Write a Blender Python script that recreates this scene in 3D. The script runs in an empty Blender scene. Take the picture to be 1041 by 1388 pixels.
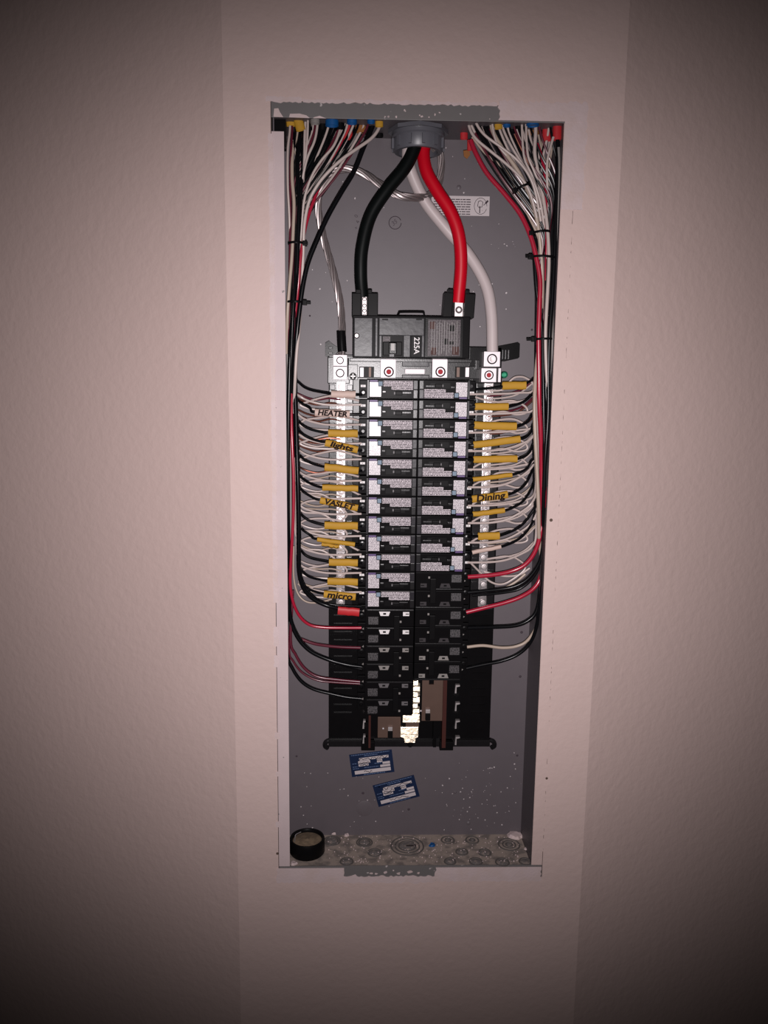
import bpy, bmesh, math, random
from mathutils import Vector, Matrix

S = bpy.context.scene
C = S.collection
random.seed(7)

# ------------------------------------------------------------------ camera
CAM = Vector((-0.07351691, -1.03468563, 0.17835884))
YAW, PITCH, ROLL = -0.02830134, -0.15964159, -0.01146548
FPX, CX, CY = 1080.0, 520.5, 694.0
RM = (Matrix.Rotation(YAW, 3, 'Z') @ Matrix.Rotation(PITCH, 3, 'X') @ Matrix.Rotation(ROLL, 3, 'Y'))
cd = bpy.data.cameras.new('camera')
cam = bpy.data.objects.new('camera', cd)
C.objects.link(cam)
cd.sensor_fit = 'VERTICAL'; cd.sensor_height = 36.0; cd.lens = 36.0 * FPX / 1388.0
cd.clip_start = 0.01
cam.matrix_world = Matrix.Translation(CAM) @ (RM @ Matrix(((1, 0, 0), (0, 0, -1), (0, 1, 0)))).to_4x4()
S.camera = cam

# ------------------------------------------------------------------ light: the phone's flash in a dark room
w = bpy.data.worlds.new('world'); S.world = w; w.use_nodes = True
w.node_tree.nodes['Background'].inputs[0].default_value = (0.9, 0.8, 0.75, 1)
w.node_tree.nodes['Background'].inputs[1].default_value = 0.006
ld = bpy.data.lights.new('flash', 'SPOT')
ld.energy = 50; ld.color = (1.0, 0.94, 0.95); ld.shadow_soft_size = 0.0045
ld.spot_size = math.radians(105); ld.spot_blend = 1.0
lo = bpy.data.objects.new('flash', ld); C.objects.link(lo)
lo.location = CAM + Vector((0.006, 0.0, -0.022))
aim = Vector((-0.037, 0.0, 0.026))
lo.scale = (0.868, 0.681, 1.0)      # the flash window is wider than it is tall
lo.rotation_euler = (aim - lo.location).to_track_quat('-Z', 'Y').to_euler()
S.view_settings.view_transform = 'Standard'
S.view_settings.look = 'None'
S.view_settings.gamma = 1.0
S.view_settings.use_curve_mapping = False
S.view_settings.exposure = 0.0


# ------------------------------------------------------------------ helpers
def P(px, py, Y):
    """point of the depth plane Y that the photograph shows at pixel px, py"""
    d = RM @ Vector(((px - CX) / FPX, 1.0, -(py - CY) / FPX))
    return CAM + d * ((Y - CAM.y) / d.y)


def mat(name, col, rough=0.5, metal=0.0, var=0.06, vscale=60.0, bump=0.0, bscale=400.0, coat=0.0, bdist=0.0004, spec=None):
    m = bpy.data.materials.new(name); m.use_nodes = True
    nt = m.node_tree; b = nt.nodes['Principled BSDF']
    b.inputs['Roughness'].default_value = rough; b.inputs['Metallic'].default_value = metal
    if coat: b.inputs['Coat Weight'].default_value = coat; b.inputs['Coat Roughness'].default_value = 0.2
    if spec is not None: b.inputs['Specular IOR Level'].default_value = spec
    tc = nt.nodes.new('ShaderNodeTexCoord')
    n = nt.nodes.new('ShaderNodeTexNoise'); n.inputs['Scale'].default_value = vscale; n.inputs['Detail'].default_value = 4
    nt.links.new(tc.outputs['Object'], n.inputs['Vector'])
    mx = nt.nodes.new('ShaderNodeMix'); mx.data_type = 'RGBA'
    mx.inputs[6].default_value = tuple(c * (1 - var) for c in col) + (1,)
    mx.inputs[7].default_value = tuple(min(1, c * (1 + var)) for c in col) + (1,)
    nt.links.new(n.outputs['Fac'], mx.inputs[0]); nt.links.new(mx.outputs[2], b.inputs['Base Color'])
    if bump:
        n2 = nt.nodes.new('ShaderNodeTexNoise'); n2.inputs['Scale'].default_value = bscale; n2.inputs['Detail'].default_value = 3
        nt.links.new(tc.outputs['Object'], n2.inputs['Vector'])
        bp = nt.nodes.new('ShaderNodeBump'); bp.inputs['Strength'].default_value = bump; bp.inputs['Distance'].default_value = bdist
        nt.links.new(n2.outputs['Fac'], bp.inputs['Height']); nt.links.new(bp.outputs['Normal'], b.inputs['Normal'])
    return m


def stain_mat(name, ca, cb, scale, lo_, hi_, rough=0.5, stretch=(1, 1, 1), cc=None, bump=0.0, bdist=.0003, bscale=500):
    """two colours mixed through thresholded noise: worn paint, dust, print"""
    m = mat(name, ca, rough, bump=bump, bdist=bdist, bscale=bscale)
    nt = m.node_tree; b = nt.nodes['Principled BSDF']
    base = b.inputs['Base Color'].links[0].from_socket
    tc = nt.nodes.new('ShaderNodeTexCoord'); mp = nt.nodes.new('ShaderNodeMapping'); mp.inputs['Scale'].default_value = stretch
    n = nt.nodes.new('ShaderNodeTexNoise'); n.inputs['Scale'].default_value = scale; n.inputs['Detail'].default_value = 6
    nt.links.new(tc.outputs['Object'], mp.inputs['Vector']); nt.links.new(mp.outputs['Vector'], n.inputs['Vector'])
    r = nt.nodes.new('ShaderNodeMapRange'); r.inputs['From Min'].default_value = lo_; r.inputs['From Max'].default_value = hi_
    nt.links.new(n.outputs['Fac'], r.inputs['Value'])
    mx = nt.nodes.new('ShaderNodeMix'); mx.data_type = 'RGBA'
    nt.links.new(r.outputs['Result'], mx.inputs[0]); nt.links.new(base, mx.inputs[6]); mx.inputs[7].default_value = cb + (1,)
    nt.links.new(mx.outputs[2], b.inputs['Base Color'])
    return m


def print_mat(name, paper, ink, rough, line=0.0021, dens=0.5, spec=0.5, xs=900):
    """small printed text: ink dashes on lines of a given pitch, on any vertical label"""
    m = bpy.data.materials.new(name); m.use_nodes = True
    nt = m.node_tree; b = nt.nodes['Principled BSDF']
    b.inputs['Roughness'].default_value = rough; b.inputs['Specular IOR Level'].default_value = spec
    tc = nt.nodes.new('ShaderNodeTexCoord'); sp = nt.nodes.new('ShaderNodeSeparateXYZ')
    nt.links.new(tc.outputs['Object'], sp.inputs[0])
    a = nt.nodes.new('ShaderNodeMath'); a.operation = 'MULTIPLY'; a.inputs[1].default_value = 1 / line
    nt.links.new(sp.outputs['Z'], a.inputs[0])
    fr = nt.nodes.new('ShaderNodeMath'); fr.operation = 'FRACT'; nt.links.new(a.outputs[0], fr.inputs[0])
    g = nt.nodes.new('ShaderNodeMath'); g.operation = 'GREATER_THAN'; g.inputs[1].default_value = 0.38; nt.links.new(fr.outputs[0], g.inputs[0])
    n = nt.nodes.new('ShaderNodeTexNoise'); n.inputs['Scale'].default_value = 1.0; n.inputs['Detail'].default_value = 2
    mp = nt.nodes.new('ShaderNodeMapping'); mp.inputs['Scale'].default_value = (xs, 1, 380)
    nt.links.new(tc.outputs['Object'], mp.inputs['Vector']); nt.links.new(mp.outputs[0], n.inputs['Vector'])
    g2 = nt.nodes.new('ShaderNodeMath'); g2.operation = 'GREATER_THAN'; g2.inputs[1].default_value = dens; nt.links.new(n.outputs['Fac'], g2.inputs[0])
    mu = nt.nodes.new('ShaderNodeMath'); mu.operation = 'MULTIPLY'; nt.links.new(g.outputs[0], mu.inputs[0]); nt.links.new(g2.outputs[0], mu.inputs[1])
    mx = nt.nodes.new('ShaderNodeMix'); mx.data_type = 'RGBA'; mx.inputs[6].default_value = paper + (1,); mx.inputs[7].default_value = ink + (1,)
    nt.links.new(mu.outputs[0], mx.inputs[0]); nt.links.new(mx.outputs[2], b.inputs['Base Color'])
    return m


def empty(name, loc, label, cat, group=None, rot=None):
    o = bpy.data.objects.new(name, None); C.objects.link(o); o.location = loc
    o.empty_display_size = 0.01
    if rot: o.rotation_euler = rot
    o['label'] = label; o['category'] = cat
    if group: o['group'] = group
    return o


def tag(o, label, cat=None, group=None):
    o['label'] = label
    if cat: o['category'] = cat
    if group: o['group'] = group
    return o


def link(name, me, m, parent=None):
    o = bpy.data.objects.new(name, me); C.objects.link(o)
    if m is not None and not me.materials: me.materials.append(m)
    if parent is not None:
        o.parent = parent
    return o


def obj(name, bm, m, parent=None, smooth=False, org=None):
    """link a bmesh as one mesh object; vertices are in the parent's own space; org moves the origin of a top-level mesh"""
    bmesh.ops.recalc_face_normals(bm, faces=bm.faces)
    if org is not None: bmesh.ops.translate(bm, verts=bm.verts, vec=-Vector(org))
    me = bpy.data.meshes.new(name); bm.to_mesh(me); bm.free()
    if smooth:
        for p in me.polygons: p.use_smooth = True
        try: me.set_sharp_from_angle(angle=math.radians(40))
        except Exception: pass
    o = link(name, me, m, parent)
    if org is not None: o.location = org
    return o


def box(x0, x1, y0, y1, z0, z1, bev=0.0, bm=None):
    bm = bm or bmesh.new()
    t = bmesh.new()
    bmesh.ops.create_cube(t, size=1)
    for v in t.verts:
        v.co = Vector((x0 + (v.co.x + .5) * (x1 - x0), y0 + (v.co.y + .5) * (y1 - y0), z0 + (v.co.z + .5) * (z1 - z0)))
    if bev: bmesh.ops.bevel(t, geom=t.edges[:], offset=bev, segments=2, affect='EDGES', profile=0.7)
    return merge(bm, t)


def merge(bm, t):
    me = bpy.data.meshes.new('tmp'); t.to_mesh(me); t.free(); bm.from_mesh(me); bpy.data.meshes.remove(me)
    return bm


def cyl(c, r, h, axis='Y', seg=20, r2=None, bm=None, bev=0.0):
    """cylinder from c along +axis for h"""
    bm = bm or bmesh.new(); t = bmesh.new()
    bmesh.ops.create_cone(t, cap_ends=True, segments=seg, radius1=r, radius2=r if r2 is None else r2, depth=h)
    if bev: bmesh.ops.bevel(t, geom=[e for e in t.edges if abs(e.verts[0].co.z - e.verts[1].co.z) < 1e-7], offset=bev, segments=2, affect='EDGES')
    bmesh.ops.translate(t, verts=t.verts, vec=(0, 0, h / 2))
    if axis == 'Y': bmesh.ops.rotate(t, verts=t.verts, matrix=Matrix.Rotation(-math.pi / 2, 3, 'X'))
    if axis == 'X': bmesh.ops.rotate(t, verts=t.verts, matrix=Matrix.Rotation(math.pi / 2, 3, 'Y'))
    bmesh.ops.translate(t, verts=t.verts, vec=Vector(c))
    return merge(bm, t)


def lathe(prof, c, axis='Z', seg=32, bm=None):
    """profile [(radius, height)] turned about the axis through c"""
    bm = bm or bmesh.new(); rings = []
    for r, h in prof:
        ring = []
        for k in range(seg):
            a = 2 * math.pi * k / seg
            v = (r * math.cos(a), r * math.sin(a), h)
            if axis == 'Y': v = (v[0], h, v[1])
            ring.append(bm.verts.new(Vector(c) + Vector(v)))
        rings.append(ring)
    for a, b in zip(rings, rings[1:]):
        for k in range(seg): bm.faces.new((a[k], a[(k + 1) % seg], b[(k + 1) % seg], b[k]))
    if prof[0][0] > 1e-5 and prof[0] != prof[-1]: bm.faces.new(rings[0][::-1])
    if prof[-1][0] > 1e-5 and prof[0] != prof[-1]: bm.faces.new(rings[-1])
    return bm


def smooth_path(pts, per=6):
    pts = [Vector(p) for p in pts]
    q = [pts[0] * 2 - pts[1]] + pts + [pts[-1] * 2 - pts[-2]]
    out = []
    for i in range(1, len(q) - 2):
        for k in range(per):
            t = k / per
            # centripetal-ish Catmull-Rom
            a, b, c, d = q[i - 1], q[i], q[i + 1], q[i + 2]
            out.append(0.5 * ((2 * b) + (c - a) * t + (2 * a - 5 * b + 4 * c - d) * t * t + (3 * b - a - 3 * c + d) * t ** 3))
    out.append(pts[-1])
    return out


def frames(path):
    fr = []; n = Vector((0, -1, 0))
    for i, p in enumerate(path):
        t = (path[min(i + 1, len(path) - 1)] - path[max(i - 1, 0)])
        if t.length < 1e-9: t = Vector((0, 0, 1))
        t.normalize()
        n = n - t * n.dot(t)
        if n.length < 1e-5: n = t.orthogonal()
        n.normalize(); fr.append((p, n.copy(), t.cross(n)))
    return fr


def tube(path, r, seg=8, bm=None, ry=None, cap=True):
    bm = bm or bmesh.new(); rings = []
    for p, n, b in frames(path):
        rings.append([bm.verts.new(p + n * (math.cos(2 * math.pi * k / seg) * (ry or r)) + b * (math.sin(2 * math.pi * k / seg) * r)) for k in range(seg)])
    for a, b in zip(rings, rings[1:]):
        for k in range(seg): bm.faces.new((a[k], a[(k + 1) % seg], b[(k + 1) % seg], b[k]))
    if cap: bm.faces.new(rings[0][::-1]); bm.faces.new(rings[-1])
    return bm


def poly(pts, y0, y1, bm=None):
    """extruded outline in the X-Z plane"""
    bm = bm or bmesh.new()
    a = [bm.verts.new((x, y0, z)) for x, z in pts]; b = [bm.verts.new((x, y1, z)) for x, z in pts]
    bm.faces.new(a); bm.faces.new(b[::-1])
    for i in range(len(pts)):
        j = (i + 1) % len(pts); bm.faces.new((a[i], b[i], b[j], a[j]))
    return bm


def lettering(text, size, m, parent, loc, rotz=0.0, shear=0.0, name='lettering', bold=0.0, rotx=math.pi / 2, sx=1.0):
    cu = bpy.data.curves.new('txt', 'FONT'); cu.body = text; cu.size = size; cu.align_x = 'CENTER'; cu.align_y = 'CENTER'
    cu.shear = shear; cu.extrude = 0.00008; cu.offset = bold; cu.resolution_u = 3
    t = bpy.data.objects.new('txt', cu); C.objects.link(t)
    dg = bpy.context.evaluated_depsgraph_get(); dg.update()
    me = bpy.data.meshes.new_from_object(t.evaluated_get(dg)); bpy.data.objects.remove(t); bpy.data.curves.remove(cu)
    R = Matrix.Rotation(-rotz, 4, 'Y') @ Matrix.Rotation(rotx, 4, 'X') @ Matrix.Diagonal((sx, 1, 1, 1))
    me.transform(Matrix.Translation(Vector(loc)) @ R)
    me.materials.clear(); me.name = name
    return link(name, me, m, parent)


def dup(root, loc=None, rot=None, label=None, group=None):
    r = root.copy(); C.objects.link(r)
    if loc is not None: r.location = loc
    if rot is not None: r.rotation_euler = rot
    if label: r['label'] = label
    if group: r['group'] = group
    for ch in list(root.children):
        c = ch.copy(); C.objects.link(c); c.parent = r
        for g in list(ch.children):
            d = g.copy(); C.objects.link(d); d.parent = c
    return r


ORD = ['topmost', 'second', 'third', 'fourth', 'fifth', 'sixth', 'seventh', 'eighth', 'ninth', 'tenth', 'eleventh', 'twelfth']

# ------------------------------------------------------------------ materials
M_wall = mat('wall_paint', (0.60, 0.455, 0.425), 0.62, var=0.03, vscale=6, bump=0.6, bscale=95, bdist=0.0013, spec=0.25)
M_mud = stain_mat('joint_compound', (0.60, 0.475, 0.475), (0.58, 0.45, 0.43), 45, 0.45, 0.65, 0.6, bump=0.5, bdist=.0006, bscale=300)
M_gap = mat('dark_gap', (0.10, 0.065, 0.05), 0.9)
M_box = stain_mat('grey_enamel', (0.110, 0.092, 0.102), (0.17, 0.15, 0.16), 260, 0.72, 0.78, 0.5, bump=0.1)
M_flange = stain_mat('flange_enamel', (0.155, 0.142, 0.142), (0.52, 0.46, 0.46), 90, 0.66, 0.70, 0.4)
M_white_flange = stain_mat('painted_flange', (0.57, 0.455, 0.46), (0.22, 0.20, 0.2), 120, 0.72, 0.75, 0.7, bump=.4)
M_dust = stain_mat('dusty_floor', (0.37, 0.295, 0.255), (0.20, 0.165, 0.15), 70, 0.45, 0.62, 0.7, bump=0.5)
M_dust2 = stain_mat('knockout_metal', (0.17, 0.15, 0.145), (0.30, 0.24, 0.21), 220, 0.5, 0.6, 0.5)
M_ring = mat('knockout_groove', (0.12, 0.105, 0.10), 0.65, spec=.2)
M_blackp = mat('black_plastic', (0.005, 0.0045, 0.005), 0.26, spec=0.14, var=0.2, vscale=90, bump=0.1, bscale=900)
M_breaker = mat('breaker_case', (0.005, 0.0045, 0.005), 0.34, spec=0.035, var=0.2)
M_groove = mat('lug_groove', (0.03, 0.022, 0.022), 0.8, spec=0)
M_blackm = mat('matt_black_plastic', (0.005, 0.0045, 0.005), 0.4, spec=0.07, var=0.2)
M_carrier = mat('glossy_black_carrier', (0.010, 0.009, 0.010), 0.28, spec=0.3, var=0.3, vscale=140, bump=0.15, bscale=500)
M_gloss = mat('smoky_grey_plastic', (0.016, 0.014, 0.018), 0.33, spec=0.25, var=0.3, vscale=60, bump=0.35, bscale=130)
M_alu = mat('bright_aluminium', (0.66, 0.61, 0.63), 0.60, 0.85, var=0.05, bump=0.1, bscale=900)
M_alu2 = mat('lug_aluminium', (0.55, 0.50, 0.50), 0.52, 0.85, var=0.05)
M_steel = mat('screw_steel', (0.45, 0.41, 0.41), 0.45, 1.0)
M_dark = mat('screw_recess', (0.03, 0.02, 0.02), 0.6)
M_redmark = mat('red_screw_mark', (0.40, 0.05, 0.06), 0.7, spec=0)
M_bar = mat('neutral_bar_metal', (0.36, 0.33, 0.335), 0.36, 1.0, var=.1, bump=.5, bscale=260, bdist=.0006)
M_brass = mat('tin_plated_bus', (0.95, 0.80, 0.62), 0.36, 1.0, bump=.6, bscale=180, bdist=.001, var=0.1)
M_bronze = mat('bronze_bus_plate', (0.11, 0.065, 0.05), 0.5, 0.3, var=0.15)
M_rail = mat('copper_brown_rail', (0.055, 0.018, 0.015), 0.5, 0.0, spec=.15)
M_green = mat('green_ground_screw', (0.02, 0.22, 0.12), 0.35, 0.5)
M_bwire = mat('black_insulation', (0.004, 0.004, 0.005), 0.25, var=0.2, spec=0.2)
M_wwire = mat('white_insulation', (0.50, 0.41, 0.385), 0.38, var=0.06)
M_twire = mat('tan_white_insulation', (0.42, 0.33, 0.27), 0.4, var=0.06)
M_gwire = mat('grey_insulation', (0.22, 0.20, 0.19), 0.4, var=0.06)
M_rwire = mat('dark_red_insulation', (0.36, 0.012, 0.035), 0.28, var=0.08, coat=0.3)
M_mwire = mat('maroon_insulation', (0.10, 0.012, 0.025), 0.3, var=0.1, coat=0.3)
M_cu = mat('bare_copper', (0.45, 0.17, 0.12), 0.32, 0.9, var=0.1)
M_svcblack = mat('service_cable_black', (0.003, 0.004, 0.004), 0.45, spec=0.12, var=0.2)
M_svcred = mat('service_cable_red', (0.50, 0.001, 0.012), 0.45, spec=0.25, var=0.04)
M_svcwhite = mat('service_cable_white', (0.52, 0.44, 0.44), 0.42, var=0.04)
M_strand = mat('bare_aluminium_strand', (0.34, 0.29, 0.29), 0.36, 0.75, var=0.1)
M_pvc = mat('grey_pvc', (0.105, 0.103, 0.12), 0.38, var=0.06)
M_yel = mat('yellow_cable_jacket', (0.44, 0.235, 0.022), 0.6, spec=.25, var=0.08, vscale=120)
M_beige = mat('white_cable_jacket', (0.52, 0.38, 0.33), 0.55, var=0.06)
M_redj = mat('red_cable_jacket', (0.45, 0.022, 0.028), 0.45, spec=.3, var=0.06)
M_orange = mat('orange_cable_jacket', (0.25, 0.10, 0.03), 0.6, spec=.2, var=0.06)
M_blue = mat('blue_plastic', (0.004, 0.07, 0.23), 0.5, spec=.3, var=0.1)
M_ink = mat('marker_ink', (0.012, 0.006, 0.006), 0.7, var=0.1, spec=.1)
M_print = print_mat('rating_print', (0.60, 0.53, 0.56), (0.06, 0.05, 0.06), 0.55, spec=0.25, dens=.44)
M_print2 = print_mat('data_print', (0.62, 0.56, 0.59), (0.20, 0.18, 0.20), 0.30, line=0.0017, dens=0.5, spec=0.5)
M_dimprint = print_mat('dim_print', (0.010, 0.009, 0.010), (0.10, 0.09, 0.095), 0.45, line=0.0019, dens=0.46)
M_mainprint = print_mat('main_label_print', (0.035, 0.024, 0.027), (0.12, 0.10, 0.11), 0.42, spec=0.2, line=0.0021, dens=0.47)
M_white = mat('white_print', (0.72, 0.68, 0.68), 0.5)
M_dim = mat('dark_grey_print', (0.035, 0.03, 0.033), 0.6, spec=.2)  # darkest print tone, for right-column rating windows
M_grey = mat('grey_print', (0.10, 0.09, 0.095), 0.5)
M_paper = mat('white_sticker', (0.52, 0.46, 0.47), 0.45, var=0.03)
M_navy = mat('navy_sticker', (0.005, 0.014, 0.048), 0.42, var=0.15)
M_navyink = mat('pale_blue_print', (0.10, 0.15, 0.27), 0.5)
M_field = mat('sticker_field', (0.50, 0.44, 0.45), 0.5)
M_bluesq = mat('blue_square', (0.20, 0.26, 0.33), 0.55, spec=.2)
M_purple = mat('purple_print', (0.09, 0.045, 0.16), 0.5)
M_tan = stain_mat('tan_felt', (0.17, 0.12, 0.08), (0.24, 0.17, 0.11), 120, 0.45, 0.6, 0.8)
M_mark = mat('pencil_mark', (0.05, 0.035, 0.045), 0.7)

# ------------------------------------------------------------------ walls
XE = 0.2445; OX, OZ = 0.1868, 0.5145      # wall corner, rough opening half sizes
HX, HZ = 0.1715, 0.4964                   # clear opening half sizes
TOPZ, BOTZ = 1.25, -1.35


def struct(name, bm, m, parent=None):
    o = obj(name, bm, m, parent)
    if parent is None: o['kind'] = 'structure'
    return o


bm = bmesh.new()
GX = 0.0007
for r in ((-XE, -OX - GX, BOTZ, TOPZ), (OX + GX, XE, BOTZ, TOPZ), (-OX - GX, OX + GX, OZ + GX, TOPZ), (-OX - GX, OX + GX, BOTZ, -OZ - GX)):
    box(r[0], r[1], 0, 0.0127, r[2], r[3], bm=bm)
bmesh.ops.remove_doubles(bm, verts=bm.verts, dist=1e-6)
wall = struct('wall_front', bm, M_wall)
ANG = math.radians(21)
for side, nm in ((-1, 'wall_left'), (1, 'wall_right')):
    bm = bmesh.new(); L = 1.6
    a = (side * XE, 0.0); b = (side * (XE + L * math.cos(ANG)), L * math.sin(ANG)); t = 0.0127
    prof = [a, b, (b[0] - side * t * math.sin(ANG) * 0, b[1] + t), (a[0], a[1] + t)]
    vs = [[bm.verts.new((x, y, z)) for x, y in prof] for z in (BOTZ, TOPZ)]
    for i in range(4):
        j = (i + 1) % 4; bm.faces.new((vs[0][i], vs[0][j], vs[1][j], vs[1][i]))
    bm.faces.new(vs[0]); bm.faces.new(vs[1][::-1])
    struct(nm, bm, M_wall)


def ragged(x0, x1, z0, z1, y, n=24, amp=0.0012, m=M_mud, sides='LRTB', parent=wall, name='joint_compound', seed=1, th=0.0006):
    """a thin smear of filler with a torn outline"""
    rnd = random.Random(seed); pts = []
    def edge(ax, ay, bx, by, s):
        n = max(2, int(math.hypot(ax - bx, ay - by) / 0.0035))
        for k in range(n):
            t = k / n; o = rnd.uniform(-amp, amp) if s in sides and 0 < k else 0
            if abs(ax - bx) < abs(ay - by): pts.append((ax + (bx - ax) * t + o, ay + (by - ay) * t))
            else: pts.append((ax + (bx - ax) * t, ay + (by - ay) * t + o))
    edge(x0, z0, x1, z0, 'B'); edge(x1, z0, x1, z1, 'R'); edge(x1, z1, x0, z1, 'T'); edge(x0, z1, x0, z0, 'L')
    o = obj(name, poly(pts, y - th, y), m, parent)
    return o


def zof(py, X=-0.17): return P(560, py, 0).z
# filler over the seam between wallboard and box, broken where the seam still shows
zz = [(-0.52, zof(1176)), (zof(1166), zof(1150)), (zof(1148), zof(1122)), (zof(1119), zof(1116)), (zof(1062), zof(1050)), (zof(1010), zof(1003)), (zof(978), zof(962)), (zof(935), zof(900)), (zof(893), zof(884)), (zof(876), zof(852)), (zof(818), 0.47)]
left_solid = [(zof(818), 0.478), (zof(876), zof(850)), (zof(905), zof(888)), (zof(1002), zof(992)), (zof(1052), zof(1045)), (zof(1120), zof(1113))]
for i, (a, b) in enumerate(left_solid):
    ragged(-0.1905, -0.1845, a, b, 0.0, n=16, amp=0.0008, seed=20 + i)
ragged(0.1720, 0.1875, -0.475, 0.40, 0.0, n=60, amp=0.0009, seed=3, sides='R', m=M_wall)
ragged(0.1720, 0.1995, 0.395, 0.505, 0.0, n=20, amp=0.002, seed=4, sides='RT', th=0.0009)
ragged(0.0900, 0.1985, 0.4980, 0.5200, 0.0, n=30, amp=0.0022, seed=5, sides='LRT', th=0.0013)
ragged(-0.1930, -0.150, 0.5135, 0.5195, 0.0, n=20, amp=0.0012, seed=6)
ragged(-0.148, 0.088, 0.5140, 0.5180, 0.0, n=60, amp=0.0012, seed=7)
ragged(-0.190, -0.095, -0.5210, -0.4990, 0.0, n=26, amp=0.0014, seed=8, sides='BRL', th=0.0009)
ragged(0.035, 0.186, -0.5205, -0.4990, 0.0, n=26, amp=0.0016, seed=9, sides='BRL', th=0.0009)
ragged(-0.095, 0.035, -0.5225, -0.5120, 0.0, n=40, amp=0.0016, seed=10)
# screw holes in the wall beside the box
for px, py, r in ((747, 705, 0.0022), (741, 1055, 0.0018), (376, 1157, 0.0018)):
    p = P(px, py, -0.0006)
    o = obj('screw_hole', cyl((p.x, -0.0009, p.z), r, 0.0007, seg=10), M_gap, wall)

# ------------------------------------------------------------------ electrical box
BY = 0.080
bx = empty('electrical_box', (0, BY, -OZ), 'grey steel electrical box recessed in the wall', 'electrical box')
OFF = Vector((0, -BY, OZ))


def bobj(name, bm, m, parent=None, smooth=False):
    bmesh.ops.translate(bm, verts=bm.verts, vec=OFF)
    return obj(name, bm, m, parent or bx, smooth)


BXI = 0.1835
back = bobj('back_panel', box(-BXI, BXI, BY, BY + 0.0015, -0.4975, 0.4975), M_box)
bobj('side_panel', box(-BXI - 0.0015, -BXI, 0.002, BY + 0.0015, -0.499, 0.499), M_box)
bobj('side_panel', box(HX + 0.0005, HX + 0.0020, 0.002, BY + 0.0015, -0.499, 0.499), M_box)
top_panel = bobj('top_panel', box(-BXI, HX, 0.002, BY, 0.4975, 0.4990), M_box)
bottom_panel = bobj('bottom_panel', box(-BXI, HX, 0.002, BY, -0.4990, -0.4972), M_dust)
tag(bottom_panel, 'dusty box floor')
# flange turned in around the opening
f_top = bobj('flange', box(-OX, OX, 0.0, 0.0016, HZ, OZ, 0.0004), M_flange)
f_bot = bobj('flange', box(-OX, OX, 0.0, 0.0016, -OZ, -HZ, 0.0004), M_flange)
f_l = bobj('flange', box(-OX, -HX, 0.0002, 0.0016, -HZ, HZ - 0.016, 0.0004), M_white_flange)
f_r = bobj('flange', box(HX, OX, 0.0002, 0.0016, -HZ, HZ, 0.0004), M_wall)
tag(f_l, 'flange painted over in white'); tag(f_r, 'flange painted in the wall colour')
# paint slopped on the top flange
for i, (a, b, c, d) in enumerate(((-0.184, -0.172, 0.4968, 0.507), (-0.165, -0.140, 0.4966, 0.5015), (-0.136, -0.12, 0.4966, 0.4985))):
    bobj('paint_splash', poly([(x, z + (random.uniform(-.0006, .0006))) for x, z in ((a, c), (b, c), (b - .004, (c + d) / 2), ((a + b) / 2, d), (a + .001, d - .001))], -0.0005, 0.0), M_mud)
rnd = random.Random(31)
for k in range(12):
    x = rnd.uniform(-0.05, 0.08); z = rnd.uniform(0.4985, 0.508); r = rnd.uniform(0.0005, 0.0014)
    bobj('paint_splash', poly([(x + r * rnd.uniform(.5, 1.6) * math.cos(a), z + r * rnd.uniform(.6, 1.4) * math.sin(a)) for a in (0, 1, 2, 3, 4, 5)], -0.0003, 0.0), M_mud)
for k in range(9):
    x = rnd.uniform(-0.09, 0.035); z = rnd.uniform(-0.512, -0.502); r = rnd.uniform(0.0006, 0.003)
    bobj('paint_splash', poly([(x + r * rnd.uniform(.5, 1.9) * math.cos(a), z + r * rnd.uniform(.4, 1.2) * math.sin(a)) for a in (0, 1, 2, 3, 4, 5)], -0.0003, 0.0), M_mud)
# paint flecks and dust on the back panel (drops with thickness)
bm = bmesh.new()
for k in range(150):
    px = rnd.choice((rnd.uniform(400, 715), rnd.uniform(600, 700))); py = rnd.choice((rnd.uniform(190, 470), rnd.uniform(1020, 1125), rnd.uniform(1040, 1125)))
    p = P(px, py, BY - 0.0002); r = rnd.uniform(0.0003, 0.0011)
    poly([(p.x + r * rnd.uniform(.4, 1.6) * math.cos(a), p.z + r * rnd.uniform(.4, 1.6) * math.sin(a)) for a in (0, 1.2, 2.4, 3.6, 4.8)], BY - 0.0004, BY, bm)
fl = bobj('paint_fleck', bm, M_paper, back); fl['kind'] = 'stuff'
# small holes and screws on the back
for px, py, r in ((402, 1025, .0016), (622, 254, .0032), (707, 857, .002), (705, 917, .002), (701, 1024, .0018), (617, 1074, .0022), (492, 1075, .0020), (554, 1097, .002), (721, 447, .0015), (635, 1116, .003), (420, 428, .0013)):
    p = P(px, py, BY)
    o = bobj('rivet', lathe([(0.0001, -0.0010), (r * .6, -0.0009), (r, 0.0)], (p.x, BY, p.z), 'Y', 12), M_mark if r < .0021 else M_box, back, True)
# faint disc of an unused knockout in the back
p = P(494, 1096, BY)
bobj('back_knockout', lathe([(0.0001, -0.0004), (0.011, -0.0004), (0.0125, 0.0)], (p.x, BY, p.z), 'Y', 28), M_box, back, True)
# black block added for the dark inside the notched upper left corner
bobj('corner_dark_fill', box(-OX + 0.001, -HX + 0.002, 0.004, 0.018, 0.462, 0.4955, 0.001), M_blackm)


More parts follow.
